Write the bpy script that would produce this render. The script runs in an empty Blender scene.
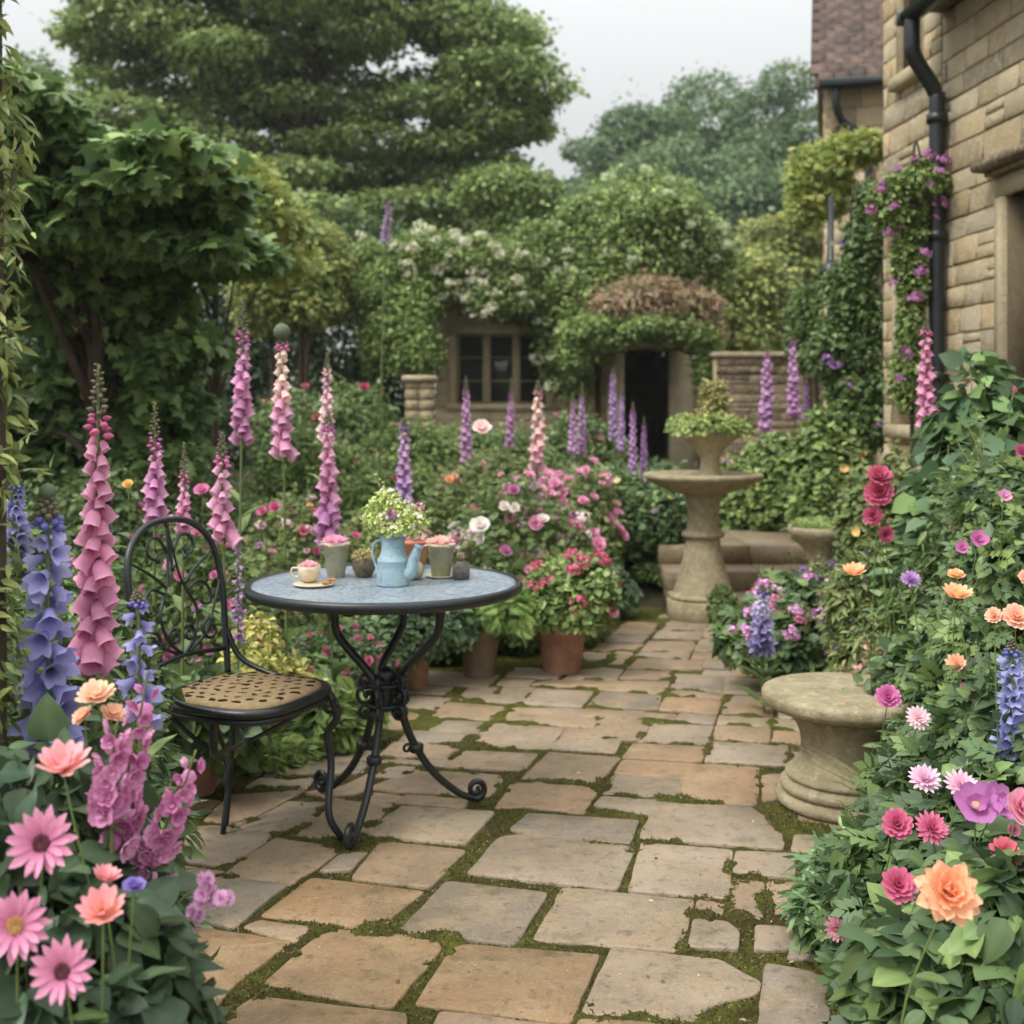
import bpy, math, random
import numpy as np
from mathutils import Matrix, Vector
from mathutils.geometry import tessellate_polygon
R = math.radians
rng = np.random.default_rng(7)
random.seed(7)
SC = bpy.context.scene
COL = SC.collection

# ------------------------------------------------------------------ camera, world, sun, exposure
FPX, HOR, CZ = 1150.0, 411.0, 1.29
cam_d = bpy.data.cameras.new('camera')
cam = bpy.data.objects.new('camera', cam_d); COL.objects.link(cam)
cam.location = (0, 0, CZ); cam.rotation_euler = (R(90), 0, 0)
cam_d.sensor_width = 36; cam_d.lens = 36*FPX/1024; cam_d.shift_y = -(512-HOR)/1024
cam_d.clip_start = 0.05; cam_d.clip_end = 2000
cam_d.dof.use_dof = True; cam_d.dof.focus_distance = 2.55; cam_d.dof.aperture_fstop = 4.0
SC.camera = cam
SUN_EL, SUN_AZ = 54, -128      # azimuth measured from +Y towards +X: behind the camera, to its left
w = bpy.data.worlds.new("World"); SC.world = w; w.use_nodes = True
nt = w.node_tree; nt.nodes.clear()
sky = nt.nodes.new('ShaderNodeTexSky'); sky.sky_type = 'NISHITA'; sky.sun_disc = False
sky.sun_elevation = R(SUN_EL); sky.sun_rotation = R(SUN_AZ); sky.air_density = 1.0; sky.dust_density = 5.0; sky.ozone_density = 1.0
hs = nt.nodes.new('ShaderNodeHueSaturation'); hs.inputs['Saturation'].default_value = 0.12
cl = nt.nodes.new('ShaderNodeMix'); cl.data_type = 'RGBA'; cl.inputs[0].default_value = 0.72
cl.inputs[7].default_value = (8.2, 8.5, 8.5, 1)
bg = nt.nodes.new('ShaderNodeBackground'); bg.inputs['Strength'].default_value = 0.08
wo = nt.nodes.new('ShaderNodeOutputWorld')
nt.links.new(sky.outputs[0], hs.inputs['Color']); nt.links.new(hs.outputs[0], cl.inputs[6])
# CIE overcast sky: the zenith is about three times as bright as the horizon
gtc = nt.nodes.new('ShaderNodeTexCoord'); gsx = nt.nodes.new('ShaderNodeSeparateXYZ'); gmr = nt.nodes.new('ShaderNodeMapRange')
gmr.inputs[1].default_value = 0.22; gmr.inputs[2].default_value = 1; gmr.inputs[3].default_value = 1; gmr.inputs[4].default_value = 3.2
gmx = nt.nodes.new('ShaderNodeMix'); gmx.data_type = 'RGBA'; gmx.blend_type = 'MULTIPLY'; gmx.inputs[0].default_value = 1
nt.links.new(gtc.outputs['Generated'], gsx.inputs[0]); nt.links.new(gsx.outputs[2], gmr.inputs[0]); nt.links.new(gmr.outputs[0], gmx.inputs[7]); nt.links.new(cl.outputs[2], gmx.inputs[6])
nt.links.new(gmx.outputs[2], bg.inputs[0]); nt.links.new(bg.outputs[0], wo.inputs[0])
sd = bpy.data.lights.new('sun', 'SUN'); sd.energy = 1.5; sd.angle = R(10); sd.color = (1, .96, .9)
so = bpy.data.objects.new('sun', sd); COL.objects.link(so)
az, el = R(SUN_AZ), R(SUN_EL)
so.rotation_euler = Vector((-math.sin(az)*math.cos(el), -math.cos(az)*math.cos(el), -math.sin(el))).to_track_quat('-Z', 'Y').to_euler()
so.location = (3, 3, 12)
SC.view_settings.view_transform = 'Standard'; SC.view_settings.look = 'None'
SC.view_settings.exposure = 0.42; SC.view_settings.gamma = 1
SC.cycles.max_bounces = 6; SC.cycles.diffuse_bounces = 4; SC.cycles.transmission_bounces = 4
SC.cycles.transparent_max_bounces = 6; SC.cycles.use_denoising = True; SC.cycles.volume_bounces = 0

# ------------------------------------------------------------------ helpers
def at(px, py, Y): return ((px-512)*Y/FPX, Y, CZ-(py-HOR)*Y/FPX)
def gnd(px, py, z=0.0):
    Y = (CZ-z)*FPX/(py-HOR); return ((px-512)*Y/FPX, Y)
def gz(x, y):
    t = min(max((y-7.4)/1.3, 0), 1); return .38*t*t*(3-2*t)
def lin(c): return tuple(((v/12.92) if v <= .04045 else ((v+.055)/1.055)**2.4) for v in c)
def S(r, g, b): return lin((r/255, g/255, b/255))

class MB:
    def __init__(s): s.V = []; s.F = []; s.C = []; s.n = 0
    def add(s, V, F, col=(1, 1, 1)):
        V = np.asarray(V, float).reshape(-1, 3)
        if not isinstance(F, list): F = [F]
        for f in F:
            f = np.asarray(f)
            if f.size: s.F.append(f.astype(np.int64)+s.n)
        c = np.asarray(col, float)
        if c.ndim == 1: c = np.tile(c[None, :3], (len(V), 1))
        s.V.append(V); s.C.append(c[:, :3]); s.n += len(V); return s
    def addp(s, V, polys, col=(1, 1, 1)):
        by = {}
        for p in polys: by.setdefault(len(p), []).append(p)
        return s.add(V, [np.array(v) for v in by.values()], col)
    def build(s, name, mat, parent=None, smooth=True, loc=None):
        me = bpy.data.meshes.new(name)
        V = np.concatenate(s.V) if s.V else np.zeros((0, 3)); C = np.concatenate(s.C)
        tot = np.concatenate([np.full(len(f), f.shape[1]) for f in s.F]); lv = np.concatenate([f.ravel() for f in s.F])
        me.vertices.add(len(V)); me.vertices.foreach_set('co', V.astype(np.float32).ravel())
        me.loops.add(len(lv)); me.loops.foreach_set('vertex_index', lv.astype(np.int32))
        me.polygons.add(len(tot)); st = np.concatenate([[0], np.cumsum(tot)[:-1]])
        me.polygons.foreach_set('loop_start', st.astype(np.int32)); me.polygons.foreach_set('loop_total', tot.astype(np.int32))
        if smooth: me.polygons.foreach_set('use_smooth', np.ones(len(tot), bool))
        a = me.color_attributes.new('Col', 'FLOAT_COLOR', 'POINT')
        a.data.foreach_set('color', np.concatenate([C, np.ones((len(C), 1))], 1).astype(np.float32).ravel())
        me.update(calc_edges=True); me.validate()
        me.materials.append(mat)
        return put(name, me, parent, loc)
def put(name, me, parent=None, loc=None):
    o = bpy.data.objects.new(name, me); COL.objects.link(o)
    if parent is not None: o.parent = parent
    if loc is not None: o.location = loc
    return o
def tag(o, label, cat, group=None, kind=None):
    if label: o['label'] = label
    if cat: o['category'] = cat
    if group: o['group'] = group
    if kind: o['kind'] = kind
    return o
def thing(name, label, cat, loc=(0, 0, 0), group=None, rz=0):
    o = bpy.data.objects.new(name, None); COL.objects.link(o); o.location = loc; o.rotation_euler = (0, 0, rz)
    o.empty_display_size = .1
    return tag(o, label, cat, group, 'thing')
def nrm(v): return v/np.maximum(np.linalg.norm(v, axis=-1, keepdims=True), 1e-9)

def spline(P, n=10):
    P = [np.array(p, float) for p in P]; P = [2*P[0]-P[1]]+P+[2*P[-1]-P[-2]]; out = []
    for i in range(1, len(P)-2):
        for k in range(n):
            t = k/n; a, b, c, d = P[i-1], P[i], P[i+1], P[i+2]
            out.append(.5*((2*b)+(c-a)*t+(2*a-5*b+4*c-d)*t*t+(3*b-a-3*c+d)*t**3))
    out.append(P[-2]); return np.array(out)
def tube(P, r, n=8, flat=1.0, cap=True):
    P = np.asarray(P, float); m = len(P); r = np.broadcast_to(np.asarray(r, float), (m,)) if np.ndim(r) < 2 else r
    T = nrm(np.gradient(P, axis=0)); ref = np.array([0, 0, 1.]) if abs(T[0][2]) < .9 else np.array([1., 0, 0])
    a = nrm(np.cross(T[0], ref)); A = [a]
    for i in range(1, m):
        a = A[-1]-T[i]*np.dot(A[-1], T[i]); A.append(nrm(a))
    A = np.array(A); B = np.cross(T, A); th = np.arange(n)*2*math.pi/n
    V = P[:, None]+r[:, None, None]*(A[:, None]*np.cos(th)[None, :, None]+flat*B[:, None]*np.sin(th)[None, :, None])
    i = np.arange(m-1)[:, None]*n; j = np.arange(n)[None]; k = (j+1) % n
    F = np.stack([i+j, i+k, i+n+k, i+n+j], -1).reshape(-1, 4); V = V.reshape(-1, 3); Fs = [F]
    if cap: Fs += [np.array([list(range(n))[::-1]]), np.array([list(range((m-1)*n, m*n))])]
    return V, Fs
def lathe(prof, n=32, c=(0, 0, 0), cap=True):
    prof = np.array(prof, float); m = len(prof); th = np.arange(n)*2*math.pi/n
    V = np.stack([prof[:, 0:1]*np.cos(th), prof[:, 0:1]*np.sin(th), np.repeat(prof[:, 1:2], n, 1)], -1).reshape(-1, 3)+np.array(c)
    i = np.arange(m-1)[:, None]*n; j = np.arange(n)[None]; k = (j+1) % n
    F = np.stack([i+j, i+k, i+n+k, i+n+j], -1).reshape(-1, 4); Fs = [F]
    if cap: Fs += [np.array([list(range(n))[::-1]]), np.array([list(range((m-1)*n, m*n))])]
    return V, Fs
def box(x0, x1, y0, y1, z0, z1, b=0.0):
    if b <= 0:
        V = [(x, y, z) for z in (z0, z1) for y in (y0, y1) for x in (x0, x1)]
        return np.array(V, float), [np.array([[0, 2, 3, 1], [4, 5, 7, 6], [0, 1, 5, 4], [2, 6, 7, 3], [0, 4, 6, 2], [1, 3, 7, 5]])]
    def ring(z, i): return [(x0+i, y0+i, z), (x1-i, y0+i, z), (x1-i, y1-i, z), (x0+i, y1-i, z)]
    V = ring(z0, b)+ring(z0+b, 0)+ring(z1-b, 0)+ring(z1, b)
    F = [[3, 2, 1, 0], [12, 13, 14, 15]]
    for k in range(3):
        for j in range(4): F.append([k*4+j, k*4+(j+1) % 4, k*4+4+(j+1) % 4, k*4+4+j])
    return np.array(V, float), [np.array(F)]
def frame_map(V, O, d, n):
    """local (s, depth, z) -> world: s along d, depth along n (outwards), z up"""
    V = np.asarray(V, float); d = np.array([d[0], d[1], 0.]); n = np.array([n[0], n[1], 0.])
    return np.array(O, float)+V[:, 0:1]*d+V[:, 1:2]*n+V[:, 2:3]*np.array([0, 0, 1.])

# ------------------------------------------------------------------ materials
MATS = {}
def mat(name, base=None, rough=.6, attr=False, noise=None, bump=None, metal=0, spec=.5, trans=0, coat=0, hsv=None):
    """noise=(scale, amount, color2) blends, bump=(scale,strength)"""
    if name in MATS: return MATS[name]
    m = bpy.data.materials.new(name); m.use_nodes = True; t = m.node_tree; N = t.nodes; L = t.links
    p = N['Principled BSDF']; out = N['Material Output']
    p.inputs['Roughness'].default_value = rough; p.inputs['Metallic'].default_value = metal
    p.inputs['Specular IOR Level'].default_value = spec
    if coat: p.inputs['Coat Weight'].default_value = coat
    src = None
    if attr:
        a = N.new('ShaderNodeAttribute'); a.attribute_name = 'Col'; src = a.outputs['Color']
        if base:
            mx = N.new('ShaderNodeMix'); mx.data_type = 'RGBA'; mx.blend_type = 'MULTIPLY'; mx.inputs[0].default_value = 1
            L.new(src, mx.inputs[6]); mx.inputs[7].default_value = (*base, 1); src = mx.outputs[2]
    else:
        rgb = N.new('ShaderNodeRGB'); rgb.outputs[0].default_value = (*base, 1); src = rgb.outputs[0]
    if hsv:
        h = N.new('ShaderNodeHueSaturation'); h.inputs['Hue'].default_value = .485 if name == 'leaf' else .5; h.inputs['Saturation'].default_value, h.inputs['Value'].default_value = hsv; L.new(src, h.inputs['Color']); src = h.outputs[0]
    tc = N.new('ShaderNodeTexCoord')
    for k in (noise or []):
        sc, lo, hi, c2, fac = k
        nz = N.new('ShaderNodeTexNoise'); nz.inputs['Scale'].default_value = sc; nz.inputs['Detail'].default_value = 8
        nz.inputs['Roughness'].default_value = .65
        L.new(tc.outputs['Object'], nz.inputs['Vector'])
        mr = N.new('ShaderNodeMapRange'); mr.inputs[1].default_value = lo; mr.inputs[2].default_value = hi; mr.inputs[4].default_value = fac
        L.new(nz.outputs[0], mr.inputs[0])
        mx = N.new('ShaderNodeMix'); mx.data_type = 'RGBA'; L.new(mr.outputs[0], mx.inputs[0]); L.new(src, mx.inputs[6]); mx.inputs[7].default_value = (*c2, 1)
        src = mx.outputs[2]
    L.new(src, p.inputs['Base Color'])
    if bump:
        prev = None
        for sc, stg in bump:
            nz = N.new('ShaderNodeTexNoise'); nz.inputs['Scale'].default_value = sc; nz.inputs['Detail'].default_value = 10; nz.inputs['Roughness'].default_value = .7
            L.new(tc.outputs['Object'], nz.inputs['Vector'])
            b = N.new('ShaderNodeBump'); b.inputs['Strength'].default_value = stg; b.inputs['Distance'].default_value = .02
            L.new(nz.outputs[0], b.inputs['Height'])
            if prev: L.new(prev, b.inputs['Normal'])
            prev = b.outputs[0]
        L.new(prev, p.inputs['Normal'])
    if trans:
        tr = N.new('ShaderNodeBsdfTranslucent'); L.new(src, tr.inputs[0])
        ms = N.new('ShaderNodeMixShader'); ms.inputs[0].default_value = trans
        L.new(p.outputs[0], ms.inputs[1]); L.new(tr.outputs[0], ms.inputs[2]); L.new(ms.outputs[0], out.inputs[0])
    MATS[name] = m; return m
LEAF = mat('leaf', rough=.42, attr=True, trans=.33, spec=.35, hsv=(.85, 1.72))
PETAL = mat('petal', rough=.6, attr=True, trans=.35, spec=.2, hsv=(.82, 1.12), noise=[(9, .55, .75, (.9, .78, .82), .3), (4, .5, .7, (.42, .2, .3), .14)])
STEM = mat('stem', rough=.7, attr=True)
BARK = mat('bark', S(84, 70, 54), .9, noise=[(9, .35, .7, S(50, 42, 34), .9)], bump=[(14, .8)])
IRON = mat('painted_iron', (.012, .015, .016), .36, spec=.55, bump=[(60, .08)], noise=[(30, .55, .8, (.03, .036, .035), .6)])
SLAB = mat('flagstone', attr=True, rough=.34, spec=.45, noise=[(2.3, .4, .65, S(120, 104, 84), .7), (7, .48, .62, S(178, 152, 118), .5), (30, .54, .66, S(88, 76, 60), .55), (5, .56, .68, S(92, 90, 58), .6), (90, .56, .66, S(196, 178, 150), .45)], bump=[(9, .5), (45, .5), (140, .4)])
MOSS = mat('moss', S(88, 90, 40), .95, noise=[(7, .35, .6, S(66, 62, 34), .9), (24, .4, .7, S(122, 124, 52), .6), (3, .5, .68, S(74, 60, 44), .9)], bump=[(120, .9)], spec=.1)
SOIL = mat('soil', S(58, 48, 34), .95, noise=[(3, .4, .7, S(46, 52, 26), .8)], bump=[(20, .9)])
STONE = mat('carved_stone', S(172, 158, 128), .88, noise=[(6, .42, .6, S(140, 128, 100), .7), (30, .5, .62, S(194, 184, 156), .6), (3.5, .52, .66, S(120, 118, 82), .55), (70, .56, .66, S(110, 100, 78), .5)], bump=[(12, .5), (60, .6), (160, .4)], spec=.25)
WALLST = mat('wall_stone', attr=True, rough=.88, noise=[(5, .4, .65, S(180, 162, 132), .4), (22, .5, .62, S(220, 206, 178), .5), (60, .58, .68, S(128, 112, 90), .4), (2, .52, .66, S(164, 150, 126), .35)], bump=[(10, .8), (40, .6), (110, .35)], spec=.2)
MORTAR = mat('mortar', S(168, 150, 118), .95, noise=[(20, .4, .7, S(128, 110, 84), .6)], bump=[(50, .5)], spec=.1)
TERRA = mat('terracotta', S(180, 138, 116), .85, noise=[(12, .4, .7, S(124, 84, 66), .7), (40, .6, .8, S(176, 146, 122), .5)], bump=[(50, .2)], spec=.2)
GREYPOT = mat('weathered_clay', S(136, 120, 98), .85, noise=[(12, .4, .7, S(108, 98, 80), .7)], bump=[(50, .2)], spec=.2)
OLIVEPOT = mat('sage_ceramic', S(188, 182, 150), .6, noise=[(25, .45, .7, S(120, 116, 90), .6)], bump=[(60, .15)])
BLUEMET = mat('blue_enamel', S(150, 178, 190), .42, noise=[(14, .48, .62, S(176, 194, 198), .6), (45, .56, .66, S(96, 118, 124), .6), (160, .6, .68, S(70, 80, 82), .7)], bump=[(30, .25), (120, .2)])
CREAM = mat('cream_ceramic', S(206, 190, 160), .4, noise=[(30, .5, .8, S(188, 166, 132), .5)])
GLASS = mat('window_glass', (.05, .058, .052), .05, spec=.7, noise=[(2, .4, .6, (.035, .045, .035), .8)])
WOODF = mat('weathered_frame', S(150, 134, 108), .8, noise=[(20, .4, .7, S(118, 104, 82), .6)])

# ------------------------------------------------------------------ leaf templates: y = length, x = width, z = normal
def T_diamond(w=.34): return np.array([(0, 0, 0), (w, .45, .05), (0, 1, -.08), (-w, .45, .05)]), [np.array([[0, 1, 2, 3]])]
def T_ovate(w=.3):
    V = [(0, 0, 0), (0, .35, -.03), (0, .7, -.05), (0, 1, -.16), (-w, .3, .06), (-w*.82, .64, .02), (w, .3, .06), (w*.82, .64, .02)]
    return np.array(V), [np.array([[0, 6, 1], [0, 1, 4], [2, 7, 3], [2, 3, 5]]), np.array([[1, 6, 7, 2], [1, 2, 5, 4]])]
def T_lobed():
    h = [(.0, -.02), (.22, -.12), (.5, .05), (.36, .24), (.62, .5), (.32, .55), (.2, .75), (0, 1)]
    o = h+[(-x, y) for x, y in h[-2:0:-1]]
    V = [(0, .32, .03)]+[(x, y, -.22*(x*x+(y-.3)**2)) for x, y in o]; n = len(o)
    return np.array(V), [np.array([[0, 1+i, 1+(i+1) % n] for i in range(n)])]
def T_blade(w=.05, bend=.35):
    V = []; ys = [0, .3, .6, .85, 1]; ws = [w*.7, w, w*.8, w*.4, 0.001]
    for y, q in zip(ys, ws): V += [(-q, y, -bend*y*y), (q, y, -bend*y*y)]
    return np.array(V), [np.array([[2*i, 2*i+1, 2*i+3, 2*i+2] for i in range(4)])]
def T_compound(k=3, w=.17):
    V = []; F = []; D, _ = T_diamond(.3)
    def leaf(o, ang, s):
        c, sn = math.cos(ang), math.sin(ang); b = len(V)
        for x, y, z in D: V.append((o[0]+s*(x*c+y*sn), o[1]+s*(-x*sn+y*c), o[2]+z*s))
        F.append([b, b+1, b+2, b+3])
    for i in range(k):
        y = .15+.55*i/k
        leaf((0, y, 0), 1.05, .42); leaf((0, y, 0), -1.05, .42)
    leaf((0, .6, 0), 0, .42)
    return np.array(V), [np.array(F)]
def T_fern(k=9):
    V = []; F = []; D, _ = T_diamond(.22)
    for i in range(k):
        y = .08+.85*i/k; s = .3*math.sin(math.pi*min(1, (i+1.5)/(k+1)))**.8+.04
        for sg in (1, -1):
            ang = sg*1.1; c, sn = math.cos(ang), math.sin(ang); b = len(V)
            for x, yy, z in D: V.append((s*(x*c+yy*sn), y+s*(-x*sn+yy*c), z*s-.25*y*y))
            F.append([b, b+1, b+2, b+3])
    return np.array(V), [np.array(F)]
def T_hi(w=.3, fold=.16, k=7, tipdrop=.2, wav=.02, peak=.42):
    V = []; C = []
    for i in range(k):
        y = i/(k-1); q = (math.sin(math.pi*min(1, y**(math.log(.5)/math.log(peak))))**.85 if 0 < y < 1 else .0)*w+.004
        for x in (-1, -.5, 0, .5, 1):
            V.append((x*q, y-.03*abs(x)*(y > .2), fold*abs(x)*q-tipdrop*y*y+wav*math.sin(9*y+x*2)*abs(x))); C.append(1.22 if x == 0 else (.97 if abs(x) < .7 else 1.03))
    F = [[i*5+j, i*5+j+1, i*5+6+j, i*5+5+j] for i in range(k-1) for j in range(4)]
    return np.array(V), [np.array(F)], np.repeat(np.array(C)[:, None], 3, 1)
TPL = dict(ovate_hi=T_hi(.27), wide_hi=T_hi(.4, peak=.34), lance_hi=T_hi(.13, k=6), diamond=T_diamond(), ovate=T_ovate(), wide=T_ovate(.42), lance=T_ovate(.15), lobed=T_lobed(), blade=T_blade(), compound=T_compound(), fern=T_fern())

def instance(mb, tpl, P, X, Y, Z, size, cols, tcol=None):
    TV, TF = tpl[:2]; tcol = tpl[2] if len(tpl) > 2 else tcol; n = len(P); k = len(TV)
    size = np.broadcast_to(np.asarray(size, float), (n,))[:, None, None]
    V = P[:, None]+size*(TV[None, :, 0:1]*X[:, None]+TV[None, :, 1:2]*Y[:, None]+TV[None, :, 2:3]*Z[:, None])
    off = (np.arange(n)*k)[:, None, None]; Fs = [(f[None]+off).reshape(-1, f.shape[1]) for f in TF]
    c = np.repeat(cols, k, 0) if tcol is None else (cols[:, None]*tcol[None]).reshape(-1, 3)
    mb.add(V.reshape(-1, 3), Fs, c)
def frames(N, rg, out=.5, up=.6, jit=.5, droop=.3):
    n = len(N); z = nrm(N*out+np.array([0, 0, up])+rg.normal(size=(n, 3))*jit)
    d = N+np.array([0, 0, -droop])+rg.normal(size=(n, 3))*.6
    d = nrm(d-z*np.sum(d*z, 1, keepdims=True)); return np.cross(d, z), d, z
def pick(pal, n, rg, jit=.18):
    pal = np.array(pal); a = pal[rg.integers(0, len(pal), n)]; b = pal[rg.integers(0, len(pal), n)]; t = rg.random((n, 1))
    return np.clip((a*(1-t)+b*t)*(1+rg.normal(size=(n, 1))*jit), .002, 1)
def blob_pts(blobs, n, rg, zmin=-1e9, depth=.25, keep=.78, fuzz=.06):
    B = np.array(blobs, float); a = (B[:, 3]*B[:, 4]+B[:, 3]*B[:, 5]+B[:, 4]*B[:, 5]); a /= a.sum()
    outP = []; outN = []; tot = 0
    for _ in range(6):
        i = rg.choice(len(B), n, p=a); u = nrm(rg.normal(size=(n, 3))); f = 1+fuzz*rg.normal(size=(n, 1))-depth*rg.random((n, 1))**2
        P = B[i, :3]+u*B[i, 3:]*f; N = nrm(u/B[i, 3:])
        ok = P[:, 2] > zmin
        for s in range(0, len(B), 16):
            q = (P[:, None]-B[None, s:s+16, :3])/B[None, s:s+16, 3:]
            ok &= ~((q**2).sum(-1) < keep**2).any(1)
        outP.append(P[ok]); outN.append(N[ok]); tot += ok.sum()
        if tot >= n: break
    return np.concatenate(outP)[:n], np.concatenate(outN)[:n]
def leaves(mb, blobs, n, size, pal, tpl='diamond', rg=rng, zmin=.01, jit=.2, depth=.3, szj=.4, fuzz=.12, **k):
    if '+' in tpl:
        for t_ in tpl.split('+'): leaves(mb, blobs, n//len(tpl.split('+')), size*(1.5 if t_ == 'compound' else 1), pal, t_, rg, zmin, jit, depth, szj, fuzz, **k)
        return
    P, N = blob_pts(blobs, n, rg, zmin, depth, fuzz=fuzz)
    X, D, Z = frames(N, rg, **k)
    instance(mb, TPL[tpl], P, X, D, Z, size*(1+szj*(rg.random(len(P))*2-1)), pick(pal, len(P), rg, jit))
def dome_blobs(rx, ry, h, k, rg, z0=0, lo=.3, hi=.5, flat=.8):
    """k lumps spread through a dome standing on z0"""
    out = []
    for _ in range(k):
        u = nrm(rg.normal(size=3)); u[2] = abs(u[2]); f = rg.uniform(.45, .85)
        s = rg.uniform(lo, hi)
        out.append((u[0]*rx*f, u[1]*ry*f, z0+h*(.25+.62*u[2]*f*1.1), rx*s, ry*s, h*s*flat))
    out.append((0, 0, z0+h*.4, rx*.7, ry*.7, h*.45)); return out

# ------------------------------------------------------------------ palettes (base colours)
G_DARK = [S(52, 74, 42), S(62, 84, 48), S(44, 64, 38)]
G_MID = [S(82, 106, 50), S(98, 122, 60), S(68, 92, 46)]
G_LIGHT = [S(112, 136, 62), S(96, 124, 58), S(132, 152, 76)]
G_BLUE = [S(74, 100, 64), S(90, 116, 76), S(64, 90, 60)]
G_YEL = [S(150, 158, 74), S(126, 144, 66), S(168, 168, 84)]
G_OLIVE = [S(108, 118, 64), S(90, 106, 56), S(128, 134, 78)]
PINK = S(226, 122, 168); HOTP = S(212, 72, 134); LPINK = S(240, 176, 196); PEACH = S(244, 186, 156); ORANGE = S(240, 168, 104)
PURP = S(168, 96, 186); VIOL = S(138, 92, 190); BLUE = S(112, 116, 196); LAV = S(172, 156, 212); RED = S(198, 40, 84); WHITE = S(236, 228, 222); MAG = S(196, 92, 168); YEL = S(232, 190, 78)

# ------------------------------------------------------------------ flower templates
def petal_grid(w, cup, nl=5, tip=.6, base=.3, ruffle=0):
    V = []; t = []
    for i in range(nl+1):
        y = i/nl; prof = base+(1-base)*math.sin(math.pi*min(1, y*.62+.12)) if y < .98 else tip
        for j, x in enumerate((-1, -.4, .4, 1)):
            V.append((x*w*prof, y*(1-.06*abs(x)*(y > .9)), cup*y*y+.12*w*x*x+ruffle*math.sin(3*x+i))); t.append(y)
    F = [[i*4+j, i*4+j+1, i*4+5+j, i*4+4+j] for i in range(nl) for j in range(3)]
    return np.array(V), np.array(F), np.array(t)
def bloom(layers, seed=0, nl=4, tip=.55, ruffle=0):
    """layers: (count, length, elevation deg, width, cup, base radius); axis +z"""
    r = np.random.default_rng(seed); Vs = []; Fs = []; Ts = []; n = 0
    for li, (cnt, ln, elv, w, cup, br) in enumerate(layers):
        PV, PF, PT = petal_grid(w, cup, nl, tip, ruffle=ruffle)
        for k in range(cnt):
            a = 2*math.pi*(k+.5*(li % 2)+r.uniform(-.12, .12))/cnt; e = R(elv+r.uniform(-6, 6)); l = ln*r.uniform(.9, 1.05)
            V = PV.copy(); V[:, 1] *= l; V[:, 2] *= l; V[:, 0] *= l
            tw = r.uniform(-.15, .15); x, z = V[:, 0]*math.cos(tw)-V[:, 2]*math.sin(tw), V[:, 0]*math.sin(tw)+V[:, 2]*math.cos(tw)
            y = V[:, 1]; yy = y*math.cos(e)-z*math.sin(e)+br; zz = y*math.sin(e)+z*math.cos(e)+.02*li
            Vs.append(np.stack([x*math.cos(a)-yy*math.sin(a), x*math.sin(a)+yy*math.cos(a), zz], -1))
            Fs.append(PF+n); Ts.append(PT); n += len(V)
    return np.concatenate(Vs), np.concatenate(Fs), np.concatenate(Ts)
KINDS_ = dict(
    daisy=dict(layers=[(15, 1, 5, .135, .05, .1), (13, .9, 17, .12, .1, .1)], tip=.3),
    gerbera_cup=dict(layers=[(12, 1, 28, .2, .1, .08), (10, .85, 48, .2, .12, .06), (7, .6, 62, .2, .1, .04)], tip=.4),
    dahlia=dict(layers=[(13, 1, 4, .24, .18, .05), (12, .9, 24, .25, .22, .05), (10, .75, 44, .26, .22, .04), (8, .55, 62, .28, .2, .02), (5, .35, 78, .3, .1, 0)], tip=.55),
    spiky=dict(layers=[(16, 1, 5, .13, .05, .05), (14, .9, 28, .13, .1, .05), (12, .75, 48, .13, .1, .03), (8, .6, 68, .13, .1, .02)], tip=.3),
    rose=dict(layers=[(7, 1, 10, .5, .25, 0), (6, .8, 36, .5, .28, 0), (5, .62, 58, .5, .3, 0), (4, .45, 74, .5, .3, 0)], tip=.8),
    big=dict(layers=[(8, 1, -22, .25, .1, .05), (9, 1, 6, .24, .2, .04), (8, .92, 28, .26, .28, .03), (7, .85, 50, .28, .22, .02), (5, .7, 72, .3, .1, 0)], tip=.25, ruffle=.045),
    five=dict(layers=[(5, 1, 12, .52, .12, 0)], tip=.8),
    six=dict(layers=[(6, 1, 14, .42, .2, 0), (5, .6, 40, .35, .2, 0)], tip=.5, ruffle=.03))
_fc = {}
def flower_mesh(kind, c0, c1, seed=0):
    key = (kind, tuple(c0), tuple(c1), seed)
    if key in _fc: return _fc[key]
    K = KINDS_[kind]; V, F, t = bloom(K['layers'], seed, tip=K.get('tip', .5), ruffle=K.get('ruffle', 0), nl=4)
    mb = MB(); t = t[:, None]; mb.add(V, F, np.array(c0)*(1-t)+np.array(c1)*t)
    o = mb.build('flower', PETAL); me = o.data; bpy.data.objects.remove(o); _fc[key] = me; return me
def disc_mesh(c, key):
    if key in _fc: return _fc[key]
    mb = MB(); V, F = lathe([(.3, .0), (.3, .06), (.22, .14), (.12, .13), (.03, .1)], 16)
    mb.add(V, F, c); r = np.random.default_rng(3)
    n = 60; a = r.random(n)*6.283; q = np.sqrt(r.random(n))*.27; P = np.stack([q*np.cos(a), q*np.sin(a), .13*np.ones(n)], -1)
    Z = nrm(np.stack([np.cos(a)*.6, np.sin(a)*.6, np.ones(n)], -1)); X = nrm(np.cross(Z, [0, 0.3, 1])); Y = np.cross(Z, X)
    instance(mb, TPL['diamond'], P, X, Z, Y, .07, pick([c, tuple(min(1, v*1.8) for v in c)], n, r))
    o = mb.build('flower_centre', PETAL); me = o.data; bpy.data.objects.remove(o); _fc[key] = me; return me
def orient(axis, roll=0):
    z = Vector(axis).normalized(); q = z.to_track_quat('Z', 'Y'); return q.to_matrix().to_4x4() @ Matrix.Rotation(roll, 4, 'Z')
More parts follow.
